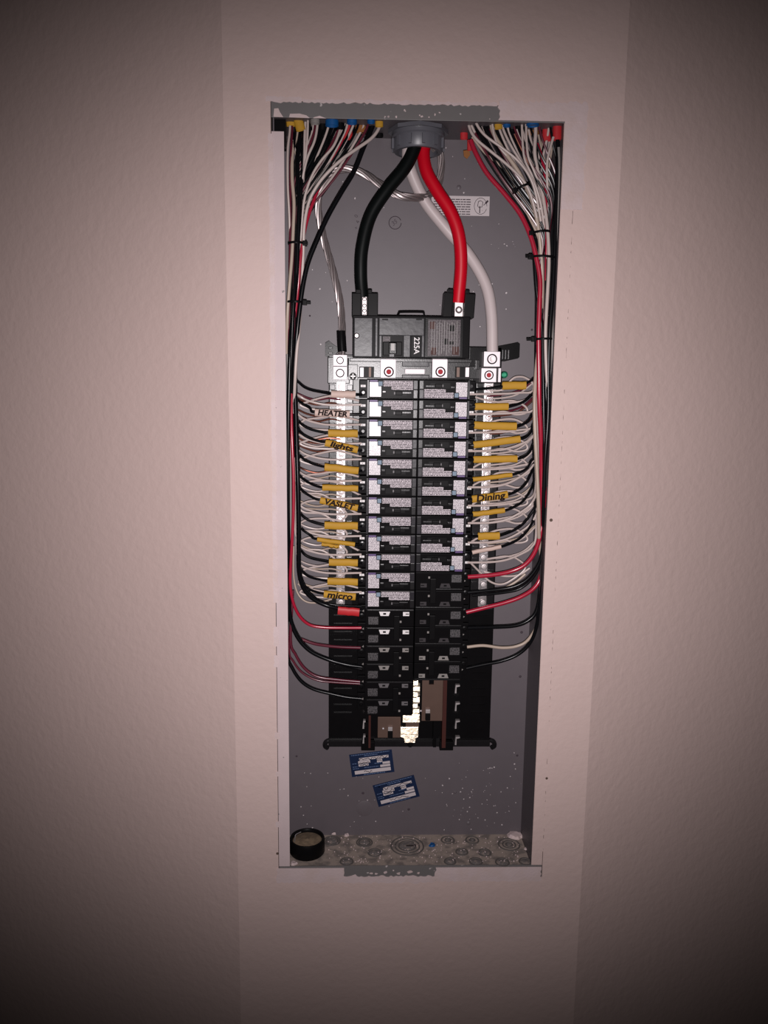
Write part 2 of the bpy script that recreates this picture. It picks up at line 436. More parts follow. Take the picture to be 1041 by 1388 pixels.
# knockouts in the floor: concentric rings proud of the dusty plate
def knock(px, py, radii, name='knockout', cut=None):
    d = RM @ Vector(((px - CX) / FPX, 1.0, -(py - CY) / FPX)); t = (-0.4972 - CAM.z) / d.z; c = CAM + d * t
    bm = bmesh.new()
    for i, r in enumerate(radii):
        lathe([(r - 0.0011, 0.0), (r - 0.0008, 0.0010), (r + 0.0008, 0.0010), (r + 0.0011, 0.0), (r - 0.0011, 0.0)], (c.x, c.y, -0.4972), 'Z', 32, bm)
    o = bobj(name, bm, M_ring, bottom_panel, True)
    r = radii[0] - 0.0012
    disc = bobj(name, lathe([(0.0001, 0.0008), (r * .8, 0.0007), (r, 0.0)], (c.x, c.y, -0.4972), 'Z', 28), M_dust2, bottom_panel, True)
    return c


for px, py, radii in ((552, 1147, (0.0125, 0.018, 0.024)), (494, 1142, (0.0085, 0.0115)), (607, 1139, (0.0045, 0.0095)), (640, 1139, (0.004, 0.0095)), (690, 1145, (0.005, 0.0095, 0.0155)),
                      (626, 1155, (0.0085,)), (657, 1156, (0.0090,)), (645, 1168, (0.0090,)), (681, 1169, (0.0095,)), (712, 1168, (0.0085,)), (508, 1156, (0.0095,)), (470, 1168, (0.009,)), (450, 1140, (0.009, 0.012)), (610, 1168, (0.008,))):
    knock(px, py, radii)
# dark slot in the largest knockout
d = RM @ Vector(((557 - CX) / FPX, 1.0, -(1147 - CY) / FPX)); c = CAM + d * ((-0.4972 - CAM.z) / d.z)
bobj('slot', box(c.x - 0.007, c.x + 0.007, c.y - 0.0015, c.y + 0.0015, -0.4965, -0.4960), M_dark, bottom_panel)


def floor_pt(px, py, z=-0.4972):
    d = RM @ Vector(((px - CX) / FPX, 1.0, -(py - CY) / FPX)); return CAM + d * ((z - CAM.z) / d.z)


# handwriting on the back panel: a circled number and three small marks
cm = P(535.5, 302, BY)
bm = bmesh.new()
ringp = [Vector((cm.x + 0.0082 * math.cos(a), BY - 0.0003, cm.z + 0.0082 * math.sin(a))) for a in [k * 2 * math.pi / 24 * 0.93 + .4 for k in range(25)]]
tube(ringp, 0.0005, 5, bm)
bobj('handwritten_circle', bm, M_mark, back)
lettering('35', 0.008, M_mark, back, Vector((cm.x - .001, BY - 0.0003, cm.z)) + OFF, rotz=0.7, shear=0.2)
for px, py, tx in ((483, 293, '0'), (485, 301, '4'), (483, 309, '+')):
    q = P(px, py, BY); lettering(tx, 0.007, M_mark, back, Vector((q.x, BY - 0.0003, q.z)) + OFF, rotz=1.2)

# ------------------------------------------------------------------ stickers on the back panel
a, b = P(585, 265, BY), P(663, 293, BY); c0 = Vector(((a.x + b.x) / 2, BY, (a.z + b.z) / 2)); hw, hh = (b.x - a.x) / 2, (a.z - b.z) / 2
st = empty('instruction_sticker', c0, 'white printed instruction sticker behind the red service cable', 'sticker')
obj('paper', box(-hw, hw, -0.0004, 0, -hh, hh), M_paper, st)
bm = bmesh.new(); r2 = random.Random(5)
for i in range(7):
    z = hh - 0.0045 - i * 0.0031; x = -hw + 0.003
    while x < hw - 0.0265:
        L = r2.uniform(0.002, 0.006); box(x, min(x + L, hw - 0.025), -0.0006, -0.0004, z - 0.0006, z + 0.0006, bm=bm); x += L + 0.0008
    if i == 2: pass
o = obj('printed_lines', bm, M_mark, st); o['kind'] = 'stuff'
bm = bmesh.new(); hx = hw - 0.012
tube([Vector((hx + 0.0085 * math.cos(k * .35), -0.0006, 0.0105 * math.sin(k * .35))) for k in range(18)], 0.0003, 4, bm)
tube([Vector((hx - .003, -.0006, .006)), Vector((hx - .004, -.0006, 0)), Vector((hx - .002, -.0006, -.002)), Vector((hx + .002, -.0006, -.001)), Vector((hx + .003, -.0006, .005)), Vector((hx, -.0006, .007)), Vector((hx - .003, -.0006, .006))], 0.0004, 4, bm)
tube([Vector((hx - .001, -.0006, 0)), Vector((hx - .001, -.0006, -.009))], 0.0006, 4, bm)
tube([Vector((hx + .004, -.0006, .001)), Vector((hx + .0075, -.0006, .0045))], 0.0004, 4, bm)
tube([Vector((hx + .0065, -.0006, .0035)), Vector((hx + .0098, -.0006, .007))], 0.0012, 5, bm)
obj('pictogram', bm, M_mark, st)


def blue_sticker(px, py, deg, label, seed, w=0.064, h=0.036):
    q = P(px, py, BY)
    s = empty('inspection_sticker', (q.x, BY, q.z), label, 'sticker', None, (0, -math.radians(deg), 0))
    obj('sticker_sheet', box(-w / 2, w / 2, -0.0004, 0, -h / 2, h / 2), M_navy, s)
    W, H = w / 2, h / 2; rr = random.Random(seed)
    def field(x0, x1, z0, z1): obj('form_field', box(x0, x1, -0.0006, -0.0003, z0, z1), M_field, s)
    field(-W + .005, W - .005, -H + .0035, -H + .0090)
    field(W - .020, W - .005, -H + .0105, -H + .0140)
    field(W - .016, W - .005, -H + .0150, -H + .0185)
    field(-W + .014, W - .006, -H + .0245, -H + .0285)
    field(-W + .012, -W + .030, -H + .0195, -H + .0240)
    field(-W + .012, -W + .027, -H + .0155, -H + .0185)
    field(-W + .040, -W + .048, -H + .0185, -H + .0235)
    bm = bmesh.new()
    def squig(x0, x1, z, a, n):
        pts = [Vector((x0 + (x1 - x0) * k / n, -0.0008, z + rr.uniform(-a, a))) for k in range(n + 1)]
        tube(pts, 0.00045, 4, bm)
    squig(-W + .014, W - .007, -H + .0265, .0018, 22); squig(-W + .013, -W + .029, -H + .0215, .0019, 12); squig(-W + .014, -W + .026, -H + .017, .0014, 8)
    squig(-W + .040, -W + .047, -H + .021, .0018, 5); squig(-W + .019, -W + (.048 if seed == 2 else .031), -H + .006, .002, 12 if seed == 2 else 8)
    obj('handwriting', bm, M_ink, s)
    bm = bmesh.new()
    for z, x0, x1 in ((H - .002, -W + .003, W - .004), (H - .0045, -W + .022, W - .022), (-H + .0125, -W + .02, W - .022), (-H + .0175, W - .028, W - .018), (-H + .0018, -W + .018, W - .014), (-H + .0155, -W + .003, -W + .010), (-H + .0205, -W + .003, -W + .010), (-H + .0125, -W + .003, -W + .012)):
        x = x0
        while x < x1:
            L = rr.uniform(.001, .004); box(x, min(x + L, x1), -0.0005, -0.0003, z - .0005, z + .0005, bm=bm); x += L + .0007
    o = obj('small_print', bm, M_navyink, s); o['kind'] = 'stuff'


blue_sticker(504, 1034.5, 7.5, 'upper of two navy inspection stickers below the breakers', 1)
blue_sticker(537, 1072, 15.5, 'lower, more tilted navy inspection sticker on the back panel', 2)

# ------------------------------------------------------------------ interior: base, buses, neutral bars
Z0 = 0.1842; PITCHZ = 0.0256          # top edge of the first breaker row, one breaker height
ZB = P(560, 1008, 0.06).z             # lower end of the base
ia = empty('panel_interior', (0, BY, ZB), 'black panelboard base carrying bus bars behind the breakers', 'panelboard')
IO = Vector((0, -BY, -ZB))


def iobj(name, bm, m, parent=None, smooth=False):
    if m is M_brass:
        vs = [v.co for v in bm.verts]; mid = sum(vs, Vector()) / len(vs)
        zs = sorted(set(round(v.z, 5) for v in vs))
        for v in bm.verts:      # the stamped metal leans back, its upper edge deeper than the lower
            v.co.y += (v.co.z - mid.z) * (0.24 if name == 'bus_shoe' else 0.0)
    bmesh.ops.translate(bm, verts=bm.verts, vec=IO)
    return obj(name, bm, m, parent or ia, smooth)


ZT = P(560, 470, 0.06).z
iobj('base_plate', box(-0.1195, 0.1165, 0.062, 0.068, ZB, Z0 + 0.012, 0.001), M_blackp)
iobj('base_rail', box(-0.1195, 0.1165, 0.058, 0.0725, ZB - 0.004, ZB + 0.006, 0.001), M_carrier)
for s, xx in ((-1, -0.117), (1, 0.1165)):
    bm = bmesh.new(); tube(smooth_path([(xx, 0.064, ZB + 0.004), (xx + s * 0.006, 0.064, ZB + 0.001), (xx + s * .008, 0.066, ZB - 0.006), (xx + s * .004, 0.068, ZB - 0.0105)], 4), 0.0035, 8, bm)
    iobj('hook_foot', bm, M_carrier, None, True)
for xx in (-0.062, 0.052):
    iobj('foot_block', box(xx - 0.010, xx + 0.010, 0.052, 0.066, ZB - 0.007, ZB + 0.006, 0.001), M_blackm)
# plastic ribs under the breaker columns
ZR = Z0 - 16.1 * PITCHZ
iobj('rail', box(-0.0615, -0.0585, 0.046, 0.062, ZB, Z0 - 18 * PITCHZ), M_rail)
iobj('rail', box(0.0445, 0.0500, 0.046, 0.062, ZB, ZR), M_rail)
iobj('inner_wall', box(0.0320, 0.0365, 0.048, 0.062, ZB, ZR), M_blackp)
iobj('inner_wall', box(-0.0660, -0.0615, 0.044, 0.062, ZB, Z0 - 18 * PITCHZ), M_blackp)
# bronze bus plates and centre stabs
def rect(px0, px1, py0, py1, Y):
    a, b = P(px0, (py0 + py1) / 2, Y), P(px1, (py0 + py1) / 2, Y); t, u = P((px0 + px1) / 2, py0, Y), P((px0 + px1) / 2, py1, Y)
    return a.x, b.x, u.z, t.z


def rbox(px0, px1, py0, py1, Y, dep, bev=0.0, bm=None):
    x0, x1, z0, z1 = rect(px0, px1, py0, py1, Y)
    return box(x0, x1, Y, Y + dep, z0, z1, bev, bm)


x0, x1, z0, z1 = rect(572, 600, 918, 977, 0.044)
bm = poly([(x0, z0), (x1, z0), (x1, z1), (x0 + .0165, z1), (x0 + .0165, z1 - .011), (x0 + .0095, z1 - .011), (x0 + .0095, z1), (x0, z1)], 0.044, 0.047)
iobj('bus_plate', bm, M_bronze)
iobj('bus_plate', rbox(512, 543, 972, 1000, 0.044, 0.003, 0.0005), M_bronze)
for px, py in ((580, 965), (529, 989)):
    iobj('stab_clip', rbox(px - 3, px + 3, py - 3, py + 2, 0.040, 0.004, 0.0004), M_alu2)
    iobj('stab_slot', rbox(px - 3.4, px + 3.4, py + 3, py + 12, 0.040, 0.005, 0.0008), M_blackm)
    q = P(px - 9.5, py - 1, 0.042)
    iobj('screw', lathe([(0.0001, 0), (0.0012, 0.0003), (0.0017, 0.0015)], (q.x, 0.042, q.z), 'Y', 10), M_alu, None, True)
# bright tinned centre bus: notched finger and stepped shoe
fx0, fx1, fz0, fz1 = rect(560, 569, 922, 975, 0.036)
pts = [(fx0, fz0)]; n = 5
h = (fz1 - fz0) / n
for k in range(n):
    z = fz0 + k * h
    pts += [(fx1, z), (fx1, z + h * .55), (fx0 + (fx1 - fx0) * .55, z + h * .7), (fx0 + (fx1 - fx0) * .55, z + h * .92)]
pts += [(fx0 + .002, fz1 + .002), (fx0, fz1 - .002)]
for k in range(7):
    za = fz0 + k * (fz1 - fz0) / 7; zc = za + (fz1 - fz0) / 7 * .86; wd = (fx1 - fx0) * (1.0 if k % 2 else .72)
    bm = box(fx0, fx0 + wd, 0.036, 0.041, za, zc, 0.0006)
    for v in bm.verts: v.co.y += (v.co.z - za) * 0.24
    iobj('bus_finger', bm, M_brass)
iobj('bus_finger', poly(pts, 0.0375, 0.0395), M_brass)
iobj('bus_shoe', rbox(546, 569, 969, 979, 0.035, 0.006, 0.0006), M_brass)
iobj('bus_shoe', rbox(550, 568, 979, 987, 0.038, 0.006, 0.0006), M_bronze)
iobj('bus_shoe', rbox(543, 567, 986, 995, 0.035, 0.006, 0.0006), M_brass)
x0, x1, z0, z1 = rect(543, 567, 996, 1006, 0.035)
iobj('bus_shoe', poly([(x0, z1), (x1, z1), (x1 - .001, z1 - .004), (x1 - .004, z1 - .005), (x1 - .005, z0), (x0 + .006, z0), (x0 + .005, z1 - .005), (x0, z1 - .003)], 0.035, 0.042), M_brass)
q = P(556, 1009, 0.036)
iobj('retaining_screw', cyl((q.x, 0.034, q.z), 0.004, 0.02, seg=14, bev=.0006), M_blackm, None, True)
# breaker hook clips on the right and left rails
for px, pys in ((619, (928, 952, 976, 998)), (494, (976, 996))):
    for py in pys:
        x0, x1, z0, z1 = rect(px - 2.5, px + 4, py, py + 11, 0.046)
        iobj('breaker_clip', poly([(x0, z0), (x0 + .0022, z0), (x0 + .0022, z1 - .003), (x1, z1 - .002), (x1, z1), (x0 + .001, z1)], 0.044, 0.050), M_alu2)
# stiffening ribs on the black side ledges
for k in range(14):
    z = Z0 - 0.32 - k * 0.0128 * 0.95
    if z < ZB + .01: break
    for xa, xb in ((-0.112, -0.086), (0.088, 0.108)):
        iobj('ledge_rib', box(xa, xb, 0.0595, 0.0625, z - .0008, z + .0008), M_blackp)

# neutral bars with their carriers and screws
ZN1 = P(660, 822, 0.05).z
screw_me = None
def screw_head(c, r, h, parent, m=M_steel, slot=True, space=IO, name='screw'):
    """round head lying in a ring, with a cross recess"""
    o = obj(name, lathe([(0.0001, -h), (r * .75, -h), (r, -h * .5), (r, 0)], Vector(c) + space, 'Y', 14), m, parent, True)
    return o


for s, xc in ((-1, P(462, 640, 0.05).x), (1, P(659, 640, 0.05).x)):
    ztop = P(560, 518, 0.05).z; zbot = ZN1
    iobj('bar_carrier', box(xc - 0.0165, xc + 0.0165, 0.0530, 0.0640, zbot - 0.006, ztop + .035, 0.001), M_carrier)
    nb = iobj('neutral_bar', box(xc - 0.0062, xc + 0.0062, 0.0475, 0.0560, zbot, ztop, 0.0008), M_bar)
    tag(nb, 'bright aluminium neutral bar')
    n = 24
    for k in range(n):
        z = ztop - 0.007 - (ztop - zbot - 0.014) * k / (n - 1)
        dx = 0.0006 * (1 if k % 2 else -1)
        sh = obj('bar_screw', lathe([(0.0001, -.0016), (0.0016, -.0016), (0.0020, -.0026), (0.0036, -.0024), (0.0042, -.0012), (0.0042, 0)], Vector((xc + dx, 0.0475, z)) + IO, 'Y', 12), M_alu2, nb, True) if k == 0 else None
        if k == 0: first = sh; fz = z; fdx = dx
        else:
            o = first.copy(); C.objects.link(o); o.location = (dx - fdx, 0, z - fz)
    # carrier ribs
    for k in range(18):
        z = ztop - 0.008 - k * PITCHZ * .66
        if z < zbot: break
        iobj('carrier_rib', box(xc - 0.0155, xc - 0.0080, 0.0500, 0.0535, z - .0035, z + .0035, 0.0006), M_carrier)
        iobj('carrier_rib', box(xc + 0.0080, xc + 0.0155, 0.0500, 0.0535, z - .0035, z + .0035, 0.0006), M_carrier)

# strip between main breaker and branch breakers
iobj('lug_strip', rbox(470, 672, 484, 513, 0.048, 0.014, 0.001), M_carrier)
iobj('lug_strip_lip', rbox(474, 640, 486, 491, 0.040, 0.006, 0.0008), M_carrier)
iobj('lug_strip_lip', rbox(545, 582, 490, 497, 0.040, 0.006, 0.0008), M_gloss)
iobj('lug_strip_lip', rbox(545, 582, 508, 513, 0.040, 0.006, 0.0008), M_gloss)
iobj('centre_link', rbox(549, 576, 500, 507, 0.036, 0.006, 0.0012), M_alu)
for px in (516, 586):
    lug = iobj('bus_lug', rbox(px, px + 20.5, 487, 512, 0.030, 0.018, 0.0005), M_alu)
    q = P(px + 11, 504, 0.030)
    obj('screw_well', lathe([(0.0050, -.0002), (0.0050, -.0008), (0.0068, -.0008), (0.0068, -.0002), (0.0050, -.0002)], Vector((q.x, 0.030, q.z)) + IO, 'Y', 24), M_groove, lug)
    obj('lug_screw', lathe([(0.0001, -.0012), (0.0030, -.0012), (0.0034, 0)], Vector((q.x, 0.030, q.z)) + IO, 'Y', 14), M_redmark, lug, True)
for px in (487, 617):
    iobj('terminal_gap', rbox(px, px + 20, 497, 512, 0.042, 0.006), M_blackm)
    iobj('terminal_tab', rbox(px + 1 if px < 500 else px + 14, px + 6 if px < 500 else px + 19, 498, 511, 0.038, 0.006, 0.0004), M_alu)
    iobj('bronze_tab', rbox(px + 13 if px < 500 else px + 2, px + 16 if px < 500 else px + 6, 498, 511, 0.039, 0.006), M_bronze)
# left and right main neutral lugs
def lug_block(px0, px1, py0, py1, Y, red, dep=0.022):
    l = iobj('neutral_lug', rbox(px0, px1, py0, py1, Y, dep, 0.0006), M_alu)
    q = P((px0 + px1) / 2, (py0 + py1) / 2, Y); rr_ = min(px1 - px0, py1 - py0) / 1040 / 2 * .68
    obj('screw_well', lathe([(rr_ * .76, -.0002), (rr_ * .76, -.0008), (rr_, -.0008), (rr_, -.0002), (rr_ * .76, -.0002)], Vector((q.x, Y, q.z)) + IO, 'Y', 24), M_groove, l)
    obj('lug_screw', lathe([(0.0001, -.0008), (rr_ * .45, -.0010), (rr_ * .50, .0)], Vector((q.x, Y, q.z)) + IO, 'Y', 16), M_redmark if red else M_alu2, l, True)
    return l


lug_block(451.5, 470.5, 481, 496, 0.030, False); lug_block(451.5, 470.5, 497, 514.5, 0.032, False)
lug_block(656, 678, 476.5, 497, 0.026, False); lug_block(652.5, 673, 499, 518, 0.030, True)
iobj('lug_bed', rbox(444, 474, 484, 520, 0.048, 0.014, 0.001), M_carrier)
iobj('lug_bed', rbox(640, 680, 470, 520, 0.050, 0.012, 0.001), M_blackp)
iobj('lug_edge', rbox(675.5, 679, 499, 518, 0.036, 0.012, 0.0004), M_alu)
iobj('carrier_block', rbox(472, 485, 494, 515, 0.040, 0.01, 0.0006), M_carrier)
q = P(478.5, 510, 0.040); scr = iobj('cross_screw', cyl((q.x, 0.0385, q.z), 0.0048, 0.003, seg=18, bev=.0005), M_blackm, None, True)
bm = box(q.x - .0032, q.x + .0032, .0378, .0386, q.z - .0006, q.z + .0006); box(q.x - .0006, q.x + .0006, .0378, .0386, q.z - .0032, q.z + .0032, bm=bm)
bmesh.ops.translate(bm, verts=bm.verts, vec=IO); obj('cross_recess', bm, M_alu2, scr)
q = P(684, 508, 0.055)
gs = empty('ground_screw', (q.x, 0.07, q.z), 'small green bonding screw right of the red-marked lug', 'screw')
obj('screw_head', lathe([(0.0001, -.0145), (0.0024, -.0145), (0.0028, -.0170), (0.0042, -.0165), (0.0046, -.013), (0.0046, 0.010)], (0, 0, 0), 'Y', 18), M_green, gs, True)
# plastic ears either side
x0, x1, z0, z1 = rect(680, 704, 464, 490, 0.052)
iobj('mounting_ear', poly([(x0 - .008, z0 + .002), (x0 + .004, z0), (x1 - .002, z0 + .004), (x1, z0 + .006), (x1, z1 - .002), (x1 - .003, z1), (x0 + .012, z1 - .002), (x0 - .008, z1 - .006)], 0.050, 0.062), M_blackp)
for i in range(3):
    iobj('ear_rib', rbox(681 + i * 4, 683 + i * 4, 474, 487, 0.0475, 0.004, 0.0004), M_carrier)
x0, x1, z0, z1 = rect(441, 458, 462, 483, 0.052)
iobj('mounting_ear', poly([(x0, z0), (x1 - .006, z0), (x1, z0 + .006), (x1, z1 - .009), (x0 + .008, z1 - .003), (x0 + .005, z1), (x0, z1 - .003)], 0.050, 0.062), M_blackp)
iobj('ear_rib', rbox(445, 451, 470, 473, 0.0475, 0.004, 0.0006), M_carrier); iobj('ear_rib', rbox(445, 451, 477, 480, 0.0475, 0.004, 0.0006), M_carrier)
iobj('cross_beam', rbox(636, 660, 470, 497, 0.045, 0.012, 0.001), M_blackp)
iobj('beam_tab', rbox(645, 650, 488, 501, 0.040, 0.006, 0.0006), M_carrier)

# ------------------------------------------------------------------ main breaker
MY = 0.004
mz = P(560, 485, MY).z; mxc = P(557, 485, MY).x
mb = empty('main_breaker', (mxc, 0.045, mz), 'large black main breaker marked 225A above the branch breakers', 'breaker')
MO = Vector((-mxc, -0.045, -mz))


def mobj(name, bm, m, parent=None, smooth=False):
    bmesh.ops.translate(bm, verts=bm.verts, vec=MO); return obj(name, bm, m, parent or mb, smooth)


mobj('body', rbox(478, 637, 428, 485.5, MY + 0.003, 0.040, 0.0012), M_breaker)
lc = mobj('cover', rbox(480, 505, 430.5, 483.5, MY, 0.004, 0.0008), M_gloss)
tag(lc, 'smoky grey left cover')
q = P(483.5, 455, MY); obj('cover_screw', lathe([(0.0001, -.0003), (.0022, -.0003), (.0027, -.0012), (.0036, 0)], Vector((q.x, MY, q.z)) + MO, 'Y', 16), M_steel, lc, True)
mobj('side_strip', rbox(508.5, 512, 431, 483, MY, 0.004, 0.0006), M_gloss)
# centre cover built round the handle recess
cc = bmesh.new()
for r in ((514, 575, 431, 454.5), (514, 517.5, 454.5, 484), (547, 556, 454.5, 484), (571.5, 575, 454.5, 484)): rbox(*r, MY, 0.004, 0.0005, cc)
mobj('cover', cc, M_gloss)
mobj('handle_recess', rbox(518, 546, 455, 483.5, MY + 0.0025, 0.001), M_blackm)
mobj('cover_notch', rbox(518, 526, 432, 434, MY - 0.0003, 0.001), M_blackm); mobj('cover_notch', rbox(564, 572, 432, 434, MY - 0.0003, 0.001), M_blackm)
mobj('recess_label', rbox(519, 529, 456, 464, MY + 0.0018, 0.001), M_mainprint)
hd = mobj('handle', rbox(527, 538, 464, 480, MY - 0.011, 0.013, 0.0012), M_blackp)
mobj('handle_block', rbox(519, 545, 463, 482, MY - 0.004, 0.006, 0.001), M_blackm)
mobj('handle_mark', rbox(530, 535, 465.5, 475, MY - 0.0116, 0.001), M_gwire)
mobj('handle_mark', rbox(528, 534, 478, 483.5, MY - 0.0050, 0.001), M_gloss)
mobj('rating_plate', rbox(557, 571, 455.5, 484, MY - 0.0002, 0.003, 0.0004), M_blackm)
q = P(564.5, 468.5, MY - 0.0006)
lettering('225A', 0.0098, M_white, mb, Vector(q) + MO, rotz=-math.pi / 2, bold=0.0001)
mobj('spec_frame', rbox(576, 628, 430.5, 485, MY + 0.001, 0.003, 0.0006), M_blackp)
sl = mobj('spec_label', rbox(580, 624, 433.5, 482.5, MY + 0.0006, 0.0006), M_mainprint); tag(sl, 'faded printed rating label')
for (a_, b_, c_, d_, m_) in ((583, 590, 436, 446, M_rail), (584, 591, 471, 481, M_rail), (613, 622, 470, 481, M_rail), (602, 607, 459, 467, M_blackm), (609, 616, 441, 449, M_blackm), (608, 615, 463, 467, M_blackm)):
    mobj('label_block', rbox(a_, b_, c_, d_, MY + 0.0004, 0.0003), m_)
bm = bmesh.new()
for k in range(11): rbox(585 + k * 3.4, 585.5 + k * 3.4, 435 + (k * 7) % 5, 475 + (k * 5) % 8, MY + 0.0003, 0.0003, bm=bm)
o = mobj('label_rules', bm, M_gwire); o['kind'] = 'stuff'
q0 = [P(*t_, MY + 0.006) for t_ in ((538, 431), (541, 424.5), (544, 423), (572, 423), (574.5, 425), (576, 431))]
mobj('bail', tube(smooth_path(q0, 4), 0.0012, 8), M_blackp, None, True)
# cable terminals on top, each a shroud with the lug seen through it
for nm, px0, px1, py0, py1, lx0, lx1, ly0, ly1, sk in (('l', 477, 512.5, 397, 430, 491, 497, 397, 430, 0), ('r', 601, 643, 397, 430, 616.5, 627.5, 409, 431, 3)):
    t0, t1 = MY + 0.006, MY + 0.036
    bm = bmesh.new()
    mid0, mid1 = (489.5, 498.5) if nm == 'l' else (613, 629)
    rbox(px0, mid0, py0, py1, t0, 0.028, 0.001, bm); rbox(mid1, px1, py0, py1, t0, 0.028, 0.001, bm)
    rbox(px0 + 5, mid0, py0 - 5, py0 + 4, t0 + .003, 0.022, 0.001, bm); rbox(mid1, px1 - 8, py0 - 5, py0 + 4, t0 + .003, 0.022, 0.001, bm)
    rbox(mid0 - 2, mid1 + 2, py0 + 2, py1, t0 + 0.024, 0.004, 0.0005, bm)
    if sk: bmesh.ops.rotate(bm, verts=bm.verts, cent=P((px0 + px1) / 2, py1, t0), matrix=Matrix.Rotation(math.radians(sk), 3, 'Y'))
    mobj('terminal_shroud', bm, M_blackm)
    lg = mobj('terminal_lug', rbox(lx0, lx1, ly0, ly1, t0 + 0.012, 0.010, 0.0005), M_alu2)
    q = P((lx0 + lx1) / 2, (ly0 + ly1) / 2, t0 + .012)
    if nm == 'r': obj('lug_screw', lathe([(0.0001, -.0006), (.0022, -.0006), (.0024, .0), (.0038, -.0012), (.0046, 0)], Vector((q.x, t0 + .012, q.z)) + MO, 'Y', 18), M_steel, lg, True)
    else:
        for py in (404, 413, 420, 427): obj('lug_screw', lathe([(0.0001, -.0018), (.0018, -.0016), (.0026, 0)], Vector((q.x, t0 + .012, P(494, py, t0).z)) + MO, 'Y', 12), M_steel, lg, True)

# ------------------------------------------------------------------ branch breakers
FY = 0.010           # face of the branch breakers


def single_breaker():
    """one-pole breaker, outer end at -X, built from its lower outer corner; 76 mm long, 25.4 mm high"""
    t = empty('circuit_breaker', (-0.078, FY, Z0 - PITCHZ), 'x', 'breaker')
    H = PITCHZ
    bm = box(0.0105, 0.0770, 0.0020, 0.048, 0.0004, H - .0004, 0.0006)
    box(0.0, 0.0115, 0.022, 0.048, 0.0008, H - .0008, 0.001, bm)
    box(0.0105, 0.0125, 0.0, 0.003, 0.0006, H - .0006, 0.0004, bm)
    obj('body', bm, M_breaker, t)
    obj('edge_strip', box(0.0105, 0.0128, -0.0003, 0.001, 0.001, H - .001, 0.0003), M_gloss, t)
    d = obj('data_label', poly([(.0138, .0032), (.0285, .0032), (.0285, H - .0095), (.0245, H - .0095), (.0245, H - .0040), (.0138, H - .0040)], 0.0010, 0.0021), M_print2, t)
    obj('blue_square', box(.0252, .0302, .0007, .0021, H - .0085, H - .0030), M_bluesq, t)
    obj('purple_strip', box(.0140, .0240, .0009, .0021, H - .0036, H - .0012), M_purple, t)
    obj('rating_label', poly([(.0315, H - .0020), (.0700, H - .0020), (.0700, H - .0135), (.0420, H - .0135), (.0420, H - .0092), (.0315, H - .0092)], 0.0010, 0.0021), M_print, t)
    obj('handle_slot', box(.0360, .0620, .0012, .0022, .0040, .0112), M_blackm, t)
    h = obj('handle', box(.0470, .0560, -.0060, .004, .0052, .0104, 0.0008), M_blackm, t)
    obj('handle_number', box(.0452, .0470, -.0004, .0021, .0062, .0092), M_grey, t)
    obj('handle_rib', box(.0562, .0680, .0004, .0021, .0072, .0096, 0.0004), M_carrier, t)
    obj('test_button', box(.0300, .0350, -.0004, .0021, .0080, .0110, 0.0006), M_carrier, t)
    obj('end_cap', box(.0706, .0762, -.0002, .004, H * .5, H - .0012, 0.0005), M_gloss, t)
    obj('end_cap', box(.0706, .0762, .0006, .004, .0012, H * .48, 0.0005), M_carrier, t)
    sc = obj('terminal_screw', lathe([(0.0001, -.0004), (.0020, -.0004), (.0024, -.0018), (.0042, -.0014), (.0046, .0012)], (.0055, .0220, .0080), 'Y', 14), M_carrier, t, True)
    obj('terminal_mark', box(.0020, .0085, .0208, .0222, .0150, .0180), M_white, t)
    obj('terminal_mark', box(.0046, .0052, .0206, .0209, .0156, .0174), M_dark, t)
    return t


proto = single_breaker()
proto['group'] = 'single-pole breakers with white labels'
proto['label'] = 'topmost labelled single breaker in the left column'
for i in range(1, 12):
    dup(proto, (-0.078, FY, Z0 - (i + 1) * PITCHZ), None, '%s labelled single breaker from the top, left column' % ORD[i])
for i in range(10):
    dup(proto, (0.0765, FY, Z0 - i * PITCHZ), (0, math.pi, 0), '%s labelled single breaker from the top, right column' % ORD[i])
# parts copied under a turned breaker face away: rotate about Y keeps the face to the room


